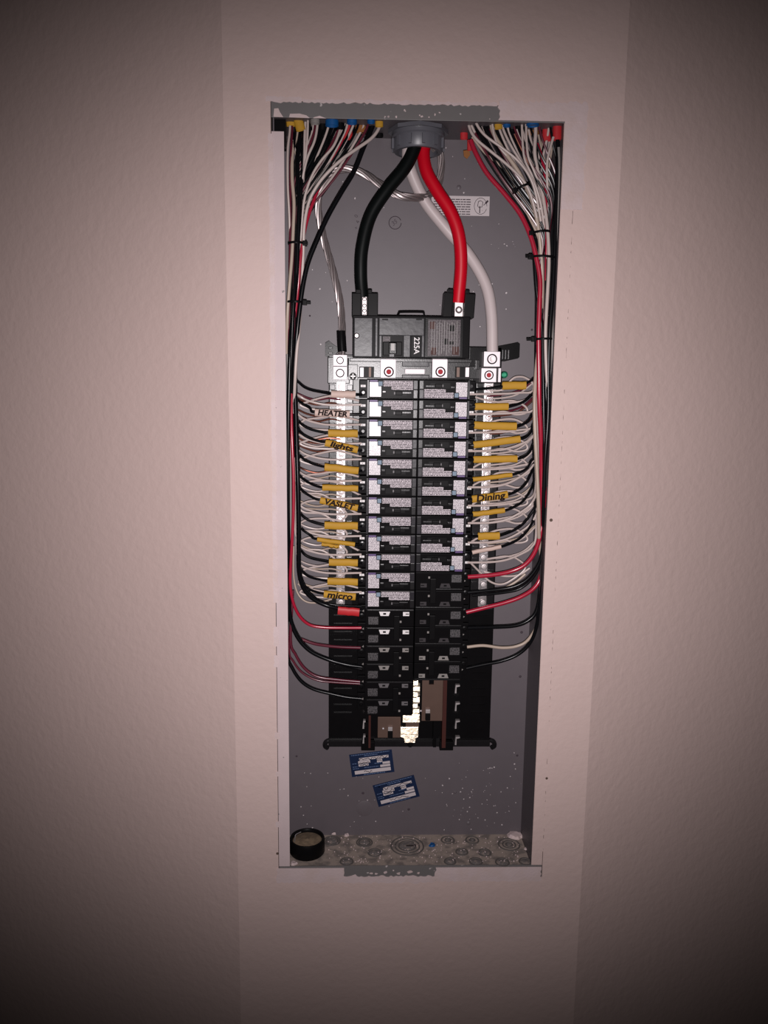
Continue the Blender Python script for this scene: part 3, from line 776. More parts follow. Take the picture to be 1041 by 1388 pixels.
def double_breaker(left, bright, i0, label):
    H = 2 * PITCHZ; zb = Z0 - (i0 + 2) * PITCHZ
    if left: t = empty('double_breaker', (-0.078, FY, zb), label, 'breaker', 'black two-pole breakers')
    else: t = empty('double_breaker', (0.0765, FY, zb + H), label, 'breaker', 'black two-pole breakers', (0, math.pi, 0))
    bm = bmesh.new()
    for k in range(2):
        z = k * PITCHZ
        box(0.0105, 0.0765, 0.0015, 0.048, z + .0003, z + PITCHZ - .0003, 0.0008, bm)
        box(0.0, 0.0115, 0.022, 0.048, z + .0008, z + PITCHZ - .0008, 0.001, bm)
    obj('body', bm, M_breaker, t)
    for k in range(2):
        z = k * PITCHZ; H1 = PITCHZ
        obj('raised_rib', box(.0130, .0530 if k == 0 else .0760, -.0004, .002, z + H1 - .0030, z + H1 - .0010, .0006), M_carrier, t)
        pm = M_white if bright else (M_gwire if i0 == 14 else M_grey if left else M_dim)
        w1 = obj('rating_window', poly([(.0290, z + H1 - .0040), (.0440, z + H1 - .0040), (.0420, z + H1 - .0100), (.0310, z + H1 - .0100)], .0006, .0018), pm, t)
        o = obj('rating_mark', box(.0345, .0385, .0003, .0008, z + H1 - .0082, z + H1 - .0058), M_blackm, t)
        obj('on_mark', box(.0615, .0700, .0006, .0018, z + H1 - .0100, z + H1 - .0045), pm, t)
        obj('on_mark', box(.0650, .0695, .0003, .0008, z + H1 - .0078, z + H1 - .0066), M_blackm, t)
        obj('printed_block', box(.0145, .0280, .0008, .0018, z + .0035, z + H1 - .0115), M_dimprint, t)
        obj('handle_number', box(.0572, .0596, .0006, .0018, z + .0060, z + .0088), M_gwire, t)
        obj('terminal_screw', lathe([(0.0001, -.0004), (.0020, -.0004), (.0024, -.0018), (.0042, -.0014), (.0046, .0012)], (.0055, .0220, z + .0090), 'Y', 14), M_blackp, t, True)
        obj('terminal_mark', poly([(.0060, z + .0165), (.0085, z + .0185), (.0085, z + .0155)], .0205, .0222), M_gwire, t)
    hb = box(.0490, .0570, -.0035, .003, .0080, .0080 + 1.35 * PITCHZ, .001)
    obj('tied_handle', hb, M_blackm, t)
    return t


double_breaker(True, True, 12, 'upper black double breaker, left column, with bright white rating windows')
double_breaker(True, False, 14, 'middle black double breaker in the left column')
double_breaker(True, False, 16, 'lowest black double breaker, beside the bright bus finger')
double_breaker(False, False, 10, 'upper black double breaker in the right column')
double_breaker(False, False, 12, 'middle black double breaker in the right column')
double_breaker(False, False, 14, 'lowest black double breaker, right column, above bronze plate')

# ------------------------------------------------------------------ conduit hub and service cables
hc = Vector((P(567, 175, 0.040).x, 0.040, 0.0)); HZ0 = 0.4975
hub = empty('conduit_hub', (hc.x, hc.y, HZ0), 'grey plastic conduit hub through the top of the box', 'conduit fitting')
prof = [(0.0300, 0.0), (0.0335, 0.0), (0.0335, -0.010), (0.0315, -0.0115), (0.0315, -0.0260), (0.0300, -0.0280), (0.0255, -0.0280), (0.0250, -0.0260), (0.0250, 0.0), (0.0300, 0.0)]
obj('collar', lathe(prof, (0, 0, 0), 'Z', 48), M_pvc, hub, True)
bm = bmesh.new()
for k in range(12):
    a = 2 * math.pi * k / 12 + .15; t = bmesh.new()
    bmesh.ops.create_cube(t, size=1)
    bmesh.ops.scale(t, verts=t.verts, vec=(0.003, 0.004, 0.012)); bmesh.ops.translate(t, verts=t.verts, vec=(0.0330, 0, -0.019)); bmesh.ops.rotate(t, verts=t.verts, matrix=Matrix.Rotation(a, 3, 'Z')); merge(bm, t)
obj('grip_rib', bm, M_pvc, hub)
obj('locknut', lathe([(0.0335, -.001), (0.0385, -.001), (0.0385, -0.0055), (0.0335, -0.0055), (0.0335, -.001)], (0, 0, 0), 'Z', 8), M_pvc, hub)

ALL_W = []


def wire(name, pts, r, m, label, cat='wire', group=None, seg=8, per=6):
    """pts: (pixel x, pixel y, depth)"""
    path = smooth_path([P(*p) for p in pts], per)
    o = obj(name, tube(path, r, seg), m, None, True, org=path[0])
    tag(o, label, cat, group)
    return o


HUBX, = (hc.x,)
def cable(name, first, pts, r, m, label):
    path = smooth_path([Vector(first[0]), Vector(first[1])] + [P(*p) for p in pts], 10)
    o = obj(name, tube(path, r, 20), m, None, True, org=path[0])
    return tag(o, label, 'cable')


cable('service_cable', ((hc.x - .003, 0.024, 0.52), (hc.x - .003, 0.024, 0.487)), [(562, 200, .022), (549, 227, .020), (524, 258, .018), (502, 293, .018), (491, 335, .018), (489, 370, .020), (491, 402, .026)], 0.0083, M_svcblack, 'thick black service cable curving down to the main breaker')
cable('service_cable', ((hc.x + .011, 0.031, 0.52), (hc.x + .011, 0.031, 0.487)), [(574, 205, .030), (578, 232, .026), (592, 258, .022), (611, 288, .018), (622, 320, .017), (625, 360, .020), (621, 410, .026)], 0.0082, M_svcred, 'thick bright red service cable curving down to the main breaker')
cable('service_cable', ((hc.x - .012, 0.047, 0.52), (hc.x - .012, 0.047, 0.487)), [(553, 215, .052), (561, 243, .056), (578, 276, .058), (604, 309, .058), (635, 345, .056), (658, 385, .050), (666, 425, .044), (667.5, 478, .038)], 0.0076, M_svcwhite, 'thick white service cable passing behind the red one')

# twisted bare ground conductor
cpts = [Vector((hc.x + .016, 0.052, 0.52)), Vector((hc.x + .0175, 0.052, 0.485))] + [P(*p) for p in ((596, 208, .056), (598, 228, .060), (594, 250, .064), (580, 265, .058), (560, 268, .044), (538, 264, .040), (514, 249, .046), (492, 235, .050), (468, 229, .050), (448, 236, .050), (435, 253, .052), (431, 280, .056), (438, 320, .056), (452, 370, .052), (461, 410, .046), (464, 450, .042), (463, 483, .040))]
gp = smooth_path(cpts, 12)
g = empty('ground_conductor', gp[0], 'bare twisted aluminium ground conductor looping behind the service cables', 'cable')
fr = frames(gp); bm = bmesh.new(); dist = 0.0
for s in range(7):
    path = []; dist = 0.0
    for i, (p, n, b) in enumerate(fr):
        if i: dist += (fr[i][0] - fr[i - 1][0]).length
        a = dist / 0.11 * 2 * math.pi + s * math.pi / 3
        path.append(p if s == 6 else p + (n * math.cos(a) + b * math.sin(a)) * 0.0033)
    tube([q_ - gp[0] for q_ in path], 0.00175, 6, bm)
obj('strand', bm, M_strand, g, True)['kind'] = 'stuff'
tp = smooth_path([P(462.5, 449, .0425), P(463, 462, .041), P(464, 477, .040)], 5)
o = obj('black_tape', tube([q_ - gp[0] for q_ in tp], 0.0062, 14), M_blackp, g, True); tag(o, 'black tape wrapped round the end')

# ------------------------------------------------------------------ branch wiring, left side
def bundle_left(y):
    t = [(200, 388, 412), (300, 388, 410), (400, 388, 405), (500, 388, 401), (600, 390, 405), (700, 391, 407), (800, 392, 409), (900, 392, 412)]
    for (y0, a0, b0), (y1, a1, b1) in zip(t, t[1:]):
        if y <= y1 or y1 == 900:
            k = max(0, min(1, (y - y0) / (y1 - y0))); return a0 + (a1 - a0) * k, b0 + (b1 - b0) * k


def bundle_right(y):
    t = [(200, 730, 761), (300, 728, 755), (400, 727, 752), (500, 726, 748), (600, 723, 745), (700, 725, 742), (800, 724, 740), (900, 724, 738)]
    for (y0, a0, b0), (y1, a1, b1) in zip(t, t[1:]):
        if y <= y1 or y1 == 900:
            k = max(0, min(1, (y - y0) / (y1 - y0))); return a0 + (a1 - a0) * k, b0 + (b1 - b0) * k


def slot(side, y, u, Y):
    a, b = (bundle_left if side < 0 else bundle_right)(y)
    return (a + (b - a) * u, y, Y)


rw = random.Random(11)


def branch(side, entry, ey, u, Y, exit_y, tail, r, m, label, group=None, wob=0.6, per=5):
    """wire from the top of the box, through the side bundle, out at exit_y, along the tail"""
    yc = 225 + abs(entry - (398 if side < 0 else 748)) * 0.85
    bx0 = slot(side, yc, u, Y)
    pts = [(entry, 150, ey), (entry, 172, ey), ((entry * .62 + bx0[0] * .38), 172 + (yc - 172) * .42, ey * .5 + Y * .5), bx0]
    y = yc + 45
    while y < exit_y - 22:
        s_ = slot(side, y, u, Y); pts.append((s_[0] + rw.uniform(-wob, wob), y, Y)); y += 62
    s_ = slot(side, exit_y, u, Y); pts.append(s_)
    pts += tail
    return wire('wire', pts, r, m, label, 'wire', group, 7, per)


R12 = 0.00165; R14 = 0.0014
# sleeve data: left column, (x0, y0, x1, y1, height px, material, text)
LS = [(449, 534, 482, 535, 10, M_beige, ''), (427, 559, 474, 562, 10.5, M_beige, 'HEATER'), (445, 587.5, 485, 587.5, 10.5, M_yel, ''), (441, 600, 485, 610, 10, M_yel, 'lights'),
      (440, 633, 486, 638, 10.5, M_yel, ''), (437, 661, 485.5, 662, 9, M_yel, ''), (434, 678, 485, 688.5, 9.5, M_yel, 'VASLET'), (440, 712, 485, 713, 11, M_yel, ''),
      (430, 731, 481, 738, 6.5, M_yel, ''), (446, 762, 485, 763, 10.5, M_yel, ''), (444, 788, 485, 789, 10.5, M_yel, ''), (439, 805, 482, 809, 10.5, M_yel, 'micro')]
RS = [(681, 523, 713, 522.5, 11, M_yel, ''), (644, 551, 689, 551.5, 10, M_yel, ''), (643, 576.5, 700, 578, 11, M_yel, ''), (642, 603, 705, 595, 10, M_yel, ''),
      (642, 623, 701, 622, 10, M_yel, ''), (641, 650, 694, 643.5, 6.5, M_yel, ''), (640, 676.5, 688, 670.5, 10.5, M_yel, 'Dining'), (641, 697, 684, 692, 7.5, M_yel, ''),
      (648, 727, 677, 726, 11, M_yel, ''), (640, 749, 679, 741, 6, M_beige, '')]


def sleeve(x0, y0, x1, y1, hpx, m, text, label, Y=0.026, group=None, name='wire_sleeve'):
    a, b = P(x0, y0, Y), P(x1, y1, Y); mid = (a + b) / 2
    e = empty(name, mid, label, 'cable jacket', group)
    hh = hpx / 1040 / 2; n = 6
    bm = bmesh.new(); rings = []
    rr = random.Random(int(x0 * 7 + y0))
    wob = [rr.uniform(-.0004, .0004) for _ in range(n + 1)]
    def ring(t, sh, inset):
        c = a.lerp(b, t) - mid; c.z += wob[int(round(t * n))]
        seg = 16; out = []
        dirx = (b - a).normalized(); up = Vector((0, -1, 0)).cross(dirx); up.normalize()
        if up.z < 0: up = -up
        for k in range(seg):
            an = 2 * math.pi * k / seg
            co, si = math.cos(an), math.sin(an)
            # squarish flattened section
            rz = (abs(si) ** 0.75) * (1 if si >= 0 else -1) * (hh - inset); ryy = (abs(co) ** 0.8) * (1 if co >= 0 else -1) * (0.0032 - inset)
            out.append(bm.verts.new(c + up * rz + Vector((0, ryy, 0))))
        return out
    outer = [ring(k / n, 0, 0) for k in range(n + 1)]; inner = [ring(k / n, 0, .0007) for k in range(n + 1)]
    for rs, flip in ((outer, 0), (inner, 1)):
        for p_, q_ in zip(rs, rs[1:]):
            for k in range(16):
                f_ = (p_[k], p_[(k + 1) % 16], q_[(k + 1) % 16], q_[k]); bm.faces.new(f_[::-1] if flip else f_)
    for p_, q_ in ((outer[0], inner[0]), (outer[-1], inner[-1])):
        for k in range(16): bm.faces.new((p_[k], q_[k], q_[(k + 1) % 16], p_[(k + 1) % 16]))
    obj('jacket', bm, m, e, True)
    rot = math.atan2(b.z - a.z, b.x - a.x)
    if text:
        L = (b - a).length
        sz = {'HEATER': .0098, 'VASLET': .0100, 'micro': .0125, 'Dining': .0125, 'lights': .0095}[text]
        lettering(text, sz, M_ink, e, (0, -0.0037, 0), rotz=rot, shear=0.15, sx=L * .92 / {'HEATER': 3.95, 'VASLET': 3.95, 'micro': 2.75, 'Dining': 3.0, 'lights': 2.75}[text] / sz, bold=0.00042)
    return e


lent = [393, 404, 411, 417, 424, 430, 437, 445, 452, 462, 470, 478, 398, 408, 421, 434, 448, 458, 466, 474, 486, 492, 500, 508]
deps = [0.017, 0.023, 0.029, 0.035, 0.041, 0.047, 0.053, 0.059, 0.065]
side_word = {-1: 'left', 1: 'right'}


def rows_left():
    for i, (x0, y0, x1, y1, hp, m, tx) in enumerate(LS):
        o_ = ORD[i]
        where = 'topmost left breaker' if i == 0 else '%s left breaker from top' % o_
        # hot wire: leaves the bundle above, runs through the sleeve to the breaker terminal
        hotm = M_bwire
        ue = 0.95 - 0.06 * (i % 3)
        branch(-1, lent[(i * 5) % 24] + 2, 0.030 + .003 * (i % 5), ue, deps[3 + i % 5], y0 - 26,
               [(407 + i * .3, y0 - 14, .034), (420, y0 - 6, .030), (x0 - 4, y0 - 1, .0265), (x0 + 8, y0, .026), (x1 - 4, y1, .026), (491, y1, .028)],
               R12 * 1.1, hotm, 'black wire entering the sleeve at the ' + where)
        # white neutral to the breaker
        yw = (y1 if i != 6 else 683) + 13.0
        if i == 3: yw = 622
        if i == 11: yw = 797 - 2; 
        wm = M_wwire
        if i < 11:
            branch(-1, lent[(i * 7 + 3) % 24], 0.020 + .004 * (i % 4), 0.80 + .05 * (i % 2), deps[2 + i % 5], yw - 22,
                   [(408, yw - 10, .036), (424, yw - 3, .034), (448, yw + 1, .033), (490, yw + .5, .031)], R14 * 1.05, wm, 'white wire running straight to the ' + where)
        # pigtail waving back from the breaker to the neutral bar
        if i < 11:
            dn = rw.uniform(20, 34)
            if i in (5, 6, 7, 8):
                pts = [(490, y1 + 10, .034), (478, y1 + 4, .037), (462, y1 - 6, .040), (442, y1 - 10, .041), (418, y1 - 9, .042), (406, y1 - 2, .043), (413, y1 + 6, .043), (436, y1 + 8, .042), (452, y1 + 18, .042), (470, y1 + 34, .043), (463, y1 + 44, .046)]
            else:
                pts = [(490, y1 + 9, .034), (474, y1 + 5, .037), (456, y1 + 1, .039), (436, y1 + 4, .041), (414, y1 + 9 + rw.uniform(-3, 3), .042), (407, y1 + 14, .043), (420, y1 + 19, .043), (444, y1 + 21, .043), (463, y1 + 20, .0455)]
            wire('neutral_pigtail', pts, R14, M_wwire, 'white pigtail doubling back from the ' + where)
        # ground or second neutral to the bar
        if i < 11:
            gm = (M_mwire, M_cu, M_cu, M_wwire, M_cu, M_wwire, M_twire, M_wwire, M_wwire, M_wwire, M_twire, M_cu)[i]
            yy = y0 + (4 if i % 2 else 7)
            branch(-1, lent[(i * 11 + 6) % 24] - 1, 0.045 + .004 * (i % 5), 0.55 + .1 * (i % 4), deps[4 + i % 5], yy - 16,
                   [(409, yy - 5, .046), (428, yy + 1, .045), (446, yy - 1, .044), (462, yy + 1, .046)], R14 * .85, gm, ('bare copper' if gm is M_cu else 'thin maroon' if gm is M_mwire else 'thin white' if gm is M_wwire else 'thin tan') + ' wire ending on the neutral bar near the ' + where)
            wire('ground_tail', [slot(-1, yy - 4, .7, .050), (412, yy + 3, .048), (430, yy + 7 + rw.uniform(-2, 2), .047), (449, yy + 5, .046), (463, yy + 8, .0465)], R14 * .8,
                 M_cu if i < 4 else M_twire, ('short bare copper' if i < 4 else 'short tan') + ' wire tail on neutral bar at the ' + where)
        kind = ('yellow' if m is M_yel else 'beige')
        lab = {'HEATER': 'beige cable jacket piece hand lettered HEATER', 'VASLET': 'yellow cable jacket piece hand lettered like VASLET', 'micro': 'yellow cable jacket piece hand lettered micro', 'lights': 'tilted yellow jacket piece with smudged writing, fourth breaker, left column'}.get(tx)
        if i == 0: lab = 'plain beige cable jacket piece on the topmost left wire'
        if i == 8: lab = 'thin tilted yellow jacket piece at the ninth left breaker'
        sleeve(x0, y0, x1, y1, hp, m, tx, lab or 'plain yellow cable jacket piece at the ' + where)


rows_left()
# the thin second strip of the ninth sleeve, with writing on its shaded side
e = sleeve(436, 737.5, 460, 741, 5.5, M_yel, '', 'short written jacket scrap under the ninth left yellow sleeve', Y=0.030)
bm = bmesh.new(); rr = random.Random(3); tube([Vector((-.011 + k * .0022, -.0036, rr.uniform(-.0016, .0016) - k * .0003)) for k in range(11)], 0.0004, 4, bm); obj('handwriting', bm, M_ink, e)
sleeve(458, 827.5, 487, 830, 12, M_redj, '', 'bright red jacket piece below the micro sleeve', Y=0.026)


def rows_right():
    for i, (x0, y0, x1, y1, hp, m, tx) in enumerate(RS):
        o_ = ORD[i]; where = 'topmost right breaker' if i == 0 else '%s right breaker from top' % o_
        ent = [660, 742, 636, 690, 648, 704, 672, 716, 640, 726][i]
        if i == 0:
            tail = [(722, 514, .032), (716, 518, .028), (708, 522, .026), (690, 523, .026), (666, 526, .030), (645, 528, .030)]
            branch(1, ent, 0.03, 0.1, deps[3], 505, tail, R12 * 1.1, M_bwire, 'black wire entering the sleeve at the ' + where)
        else:
            br = 30 if i < 6 else 48
            ex = max(x1 + 5, 0)
            branch(1, ent, 0.03 + .003 * (i % 4), 0.06 * (i % 3), deps[3 + i % 4], y1 - br, [(720 if i > 4 else 722, y1 - br * .62, .036), ((ex + 720) / 2 + 3, y1 - br * .24, .031), (x1 + 4, y1 - 1, .0265), (x1 - 8, y1 + .4, .026), (x0 + 4, y0, .026), (634, y0 + .6, .028)],
                   R12 * 1.15, M_bwire, 'black wire entering the sleeve at the ' + where)
        yw = [534, 561, 586, 611, 636, 660, 685, 708.5, 735, 762][i]
        rise = [4, 5, 8, 22, 12, 34, 14, 34, 34, 26][i]
        branch(1, [640, 652, 664, 676, 688, 700, 708, 716, 668, 744][i], 0.02 + .004 * (i % 4), 0.12 + .08 * (i % 3), deps[1 + i % 6], yw - rise - 14,
               [(721, yw - rise * .8, .038), (706, yw - rise * .42, .036), (686, yw - rise * .12, .034), (664, yw, .033), (634, yw + .5, .031)], R14 * 1.1, M_wwire, 'white wire running straight to the ' + where)
        # looping pigtail
        amp = [10, 3, 4, 6, 9, 10, 9, 8, 4, 12][i]
        if i == 0:
            pts = [(640, 537, .034), (662, 543, .038), (690, 546, .040), (716, 540, .041), (723, 522, .041), (712, 512, .040), (700, 511, .038), (692, 516, .038), (682, 528, .040), (664, 530, .0455)]
        elif i == 9:
            pts = [(638, 763, .033), (650, 775, .038), (664, 788, .040), (678, 792, .041), (692, 787, .042), (712, 770, .043), (700, 757, .043), (686, 754, .042), (672, 756, .042), (660, 758, .0455)]
        else:
            yb = yw - 2
            pts = [(638, yb + 2, .034), (648, yb - 4, .037), (662, yb - 10, .040), (676, yb - 13 - amp * .4, .041), (696, yb - 15 - amp * .2, .042), (712, yb - 8, .043), (714, yb, .043), (700, yb + 3, .043), (682, yb - 1, .043), (660, yb + 3, .0455)]
        wire('neutral_pigtail', pts, R14, M_wwire, 'white pigtail doubling back from the ' + where)
        gm = (M_mwire, M_mwire, M_cu, M_wwire, M_wwire, M_twire, M_twire, M_wwire, M_twire, M_wwire)[i]
        yy = y1 + [12, 7, 4, 14, 6, 8, 6, 10, 8, 14][i]
        branch(1, [672, 684, 694, 702, 720, 728, 734, 746, 752, 756][i], 0.045 + .003 * (i % 5), 0.3 + .1 * (i % 3), deps[4 + i % 5], yy - 34,
               [(721, yy - 18, .047), (706, yy - 6, .046), (684, yy, .045), (660, yy + 3, .046)], R14 * .9, gm,
               ({M_cu: 'bare copper', M_mwire: 'thin maroon', M_wwire: 'thin white', M_twire: 'thin tan'}[gm]) + ' wire ending on the neutral bar near the ' + where)
        wire('ground_tail', [slot(1, yy - 22, .15, .052), (716, yy - 10, .049), (700, yy + rw.uniform(-3, 2), .048), (680, yy + 5, .047), (661, yy + 6, .0465)], R14 * .85,
             M_cu if i in (1, 2) else M_wwire, ('short bare copper' if i in (1, 2) else 'short thin white') + ' wire tail on neutral bar at the ' + where)
        lab = 'yellow cable jacket piece hand lettered Dining' if tx else ('thin beige jacket piece at the tenth right breaker' if m is M_beige else 'plain yellow cable jacket piece at the ' + where)
        sleeve(x0, y0, x1, y1, hp, m, tx, lab)


rows_right()

# ------------------------------------------------------------------ heavier wires in front of and below the rows
FL = [  # left side
    ('tan white wire running down the front of the left bundle', M_twire, .0022, [(404, 150, .030), (403, 182, .024), (397, 202, .018), (396, 240, .014), (398.5, 275, .013), (397.5, 310, .013), (395.5, 350, .013), (392, 392, .013), (389.5, 430, .016), (389, 480, .03)]),
    ('white wire at the far left edge beside the yellow jacket', M_wwire, .0015, [(393, 150, .024), (393, 175, .020), (390, 205, .015), (390, 250, .013), (392, 290, .017), (393, 330, .024), (394, 380, .03)]),
    ('thick black wire down the front of the left bundle', M_bwire, .0029, [(408, 150, .034), (406, 185, .024), (403, 225, .014), (405.5, 270, .012), (404, 320, .012), (402, 370, .012), (398, 415, .012), (394, 460, .012), (392, 520, .012), (390.5, 600, .013), (390, 680, .014), (391, 740, .02), (391.5, 800, .03), (394, 838, .032), (403, 863, .032), (420, 882, .032), (445, 894, .032), (470, 901, .030), (490, 904, .030)]),
    ('glossy black wire beside the dark red one at left', M_bwire, .0019, [(413, 150, .040), (411, 200, .026), (409, 250, .016), (406.5, 300, .014), (402.5, 350, .0125), (398.5, 400, .008), (396, 450, .009), (394.5, 500, .012), (396, 560, .03), (398, 620, .04)]),
    ('black wire lying diagonally over the ground conductor', M_bwire, .0031, [(513, 150, .034), (503, 176, .030), (492, 202, .026), (480, 232, .022), (462, 262, .018), (444, 294, .016), (430, 325, .014), (418, 355, .013), (411, 385, .012), (406, 420, .012), (402, 460, .013), (399, 500, .018), (401, 560, .022), (402.5, 610, .023), (404, 660, .021), (405, 710, .020), (405, 750, .020), (406, 778, .022), (412, 798, .026), (425, 812, .029), (444, 821, .030), (466, 826, .0262), (490, 828, .028)]),
    ('second black wire curving under the micro sleeve', M_bwire, .0016, [slot(-1, 700, .9, .028), (406, 745, .028), (408, 778, .030), (416, 798, .033), (430, 812, .034), (448, 819, .034), (470, 821, .033), (490, 822, .031)]),
    ('dark red wire down the left bundle to the double breaker', M_rwire, .0021, [(470, 150, .034), (468, 178, .034), (452, 215, .030), (432, 255, .026), (416, 300, .020), (408, 345, .017), (404, 390, .019), (399, 440, .028), (395, 500, .026), (395, 560, .018), (396, 600, .014), (398, 650, .013), (397.5, 700, .013), (395, 750, .014), (393.5, 790, .016), (397, 815, .020), (406, 835, .025), (420, 847, .028), (440, 850.5, .029), (465, 851, .029), (490, 851, .028)]),
    ('long white wire sweeping from the yellow clamp to the left bundle', M_wwire, .0021, [(517, 150, .030), (515, 170, .026), (505, 186, .020), (486, 200, .014), (466, 214, .010), (447, 231, .009), (431, 250, .010), (419, 273, .012), (412.5, 305, .014), (411, 345, .018), (408.5, 400, .022), (405.5, 445, .014), (402, 480, .012), (400, 515, .014), (398, 560, .026)]),
    ('white wire sweeping from the orange clamp to the left bundle', M_wwire, .0017, [(463, 150, .030), (461, 175, .024), (452, 198, .018), (436, 217, .016), (423, 238, .016), (413, 268, .018), (408.5, 310, .022), (407, 360, .03)]),
    ('white wire dropping from the second yellow jacket end', M_wwire, .0016, [(414, 165, .020), (413, 185, .017), (412.5, 215, .017), (411, 245, .02), (408, 280, .03)]),
    ('thin white wire hanging at the left beside blue clamp', M_wwire, .0014, [(417.5, 150, .014), (417, 180, .014), (415, 205, .016), (412, 232, .02), (407, 270, .03)]),
    ('white wire curving in from the left grey clamp', M_wwire, .0016, [(431, 150, .022), (430, 172, .018), (426, 192, .015), (417, 213, .014), (411, 238, .016), (408, 270, .024)]),
    ('grey wire low in the left fan of wires', M_gwire, .0017, [(489, 150, .040), (482, 185, .034), (466, 205, .028), (446, 224, .024), (430, 246, .022), (418, 272, .022), (413, 310, .026)]),
    ('maroon wire leaving the lower left edge to a double breaker', M_mwire, .0020, [slot(-1, 800, .3, .036), (394, 868, .030), (401, 888, .030), (413, 906, .031), (430, 917, .031), (455, 921, .030), (488, 924, .028)]),
    ('thin dark red wire under the maroon one at lower left', M_mwire, .0015, [slot(-1, 810, .25, .040), (392, 880, .034), (398, 897, .034), (410, 912, .034), (430, 922, .034), (455, 925, .033), (488, 927, .031)]),
    ('lowest black wire at the left edge ending at the lowest breaker', M_bwire, .0024, [slot(-1, 820, .1, .048), (390, 885, .034), (397, 907, .031), (409, 924, .030), (425, 934, .030), (447, 940, .030), (470, 945, .029), (490, 947, .028)]),
    ('black wire passing beside the thick one at lower left', M_bwire, .0018, [slot(-1, 760, .1, .045), (393, 822, .036), (398, 848, .036), (411, 871, .036), (430, 887, .036), (450, 896, .035), (474, 904, .033), (490, 907, .031)]),
    ('short maroon wire end over the black base at left', M_mwire, .0021, [(408, 866, .040), (424, 872, .037), (440, 875, .034), (460, 877, .031), (489, 878, .028)]),
    ('tan wire hanging behind the lowest left bundle', M_twire, .0013, [slot(-1, 740, .4, .055), (398, 780, .054), (403, 803, .053), (414, 815, .050), (430, 817, .048), (450, 812, .046)]),
    ('grey white wire at the left edge between black wires', M_gwire, .0015, [slot(-1, 480, .1, .020), (391, 540, .019), (393, 600, .018), (394, 660, .019), (394, 720, .02), (392.5, 780, .028), (395, 830, .04)]),
]
for label, m, r, pts in FL:
    wire('wire', pts, r, m, label, seg=10)
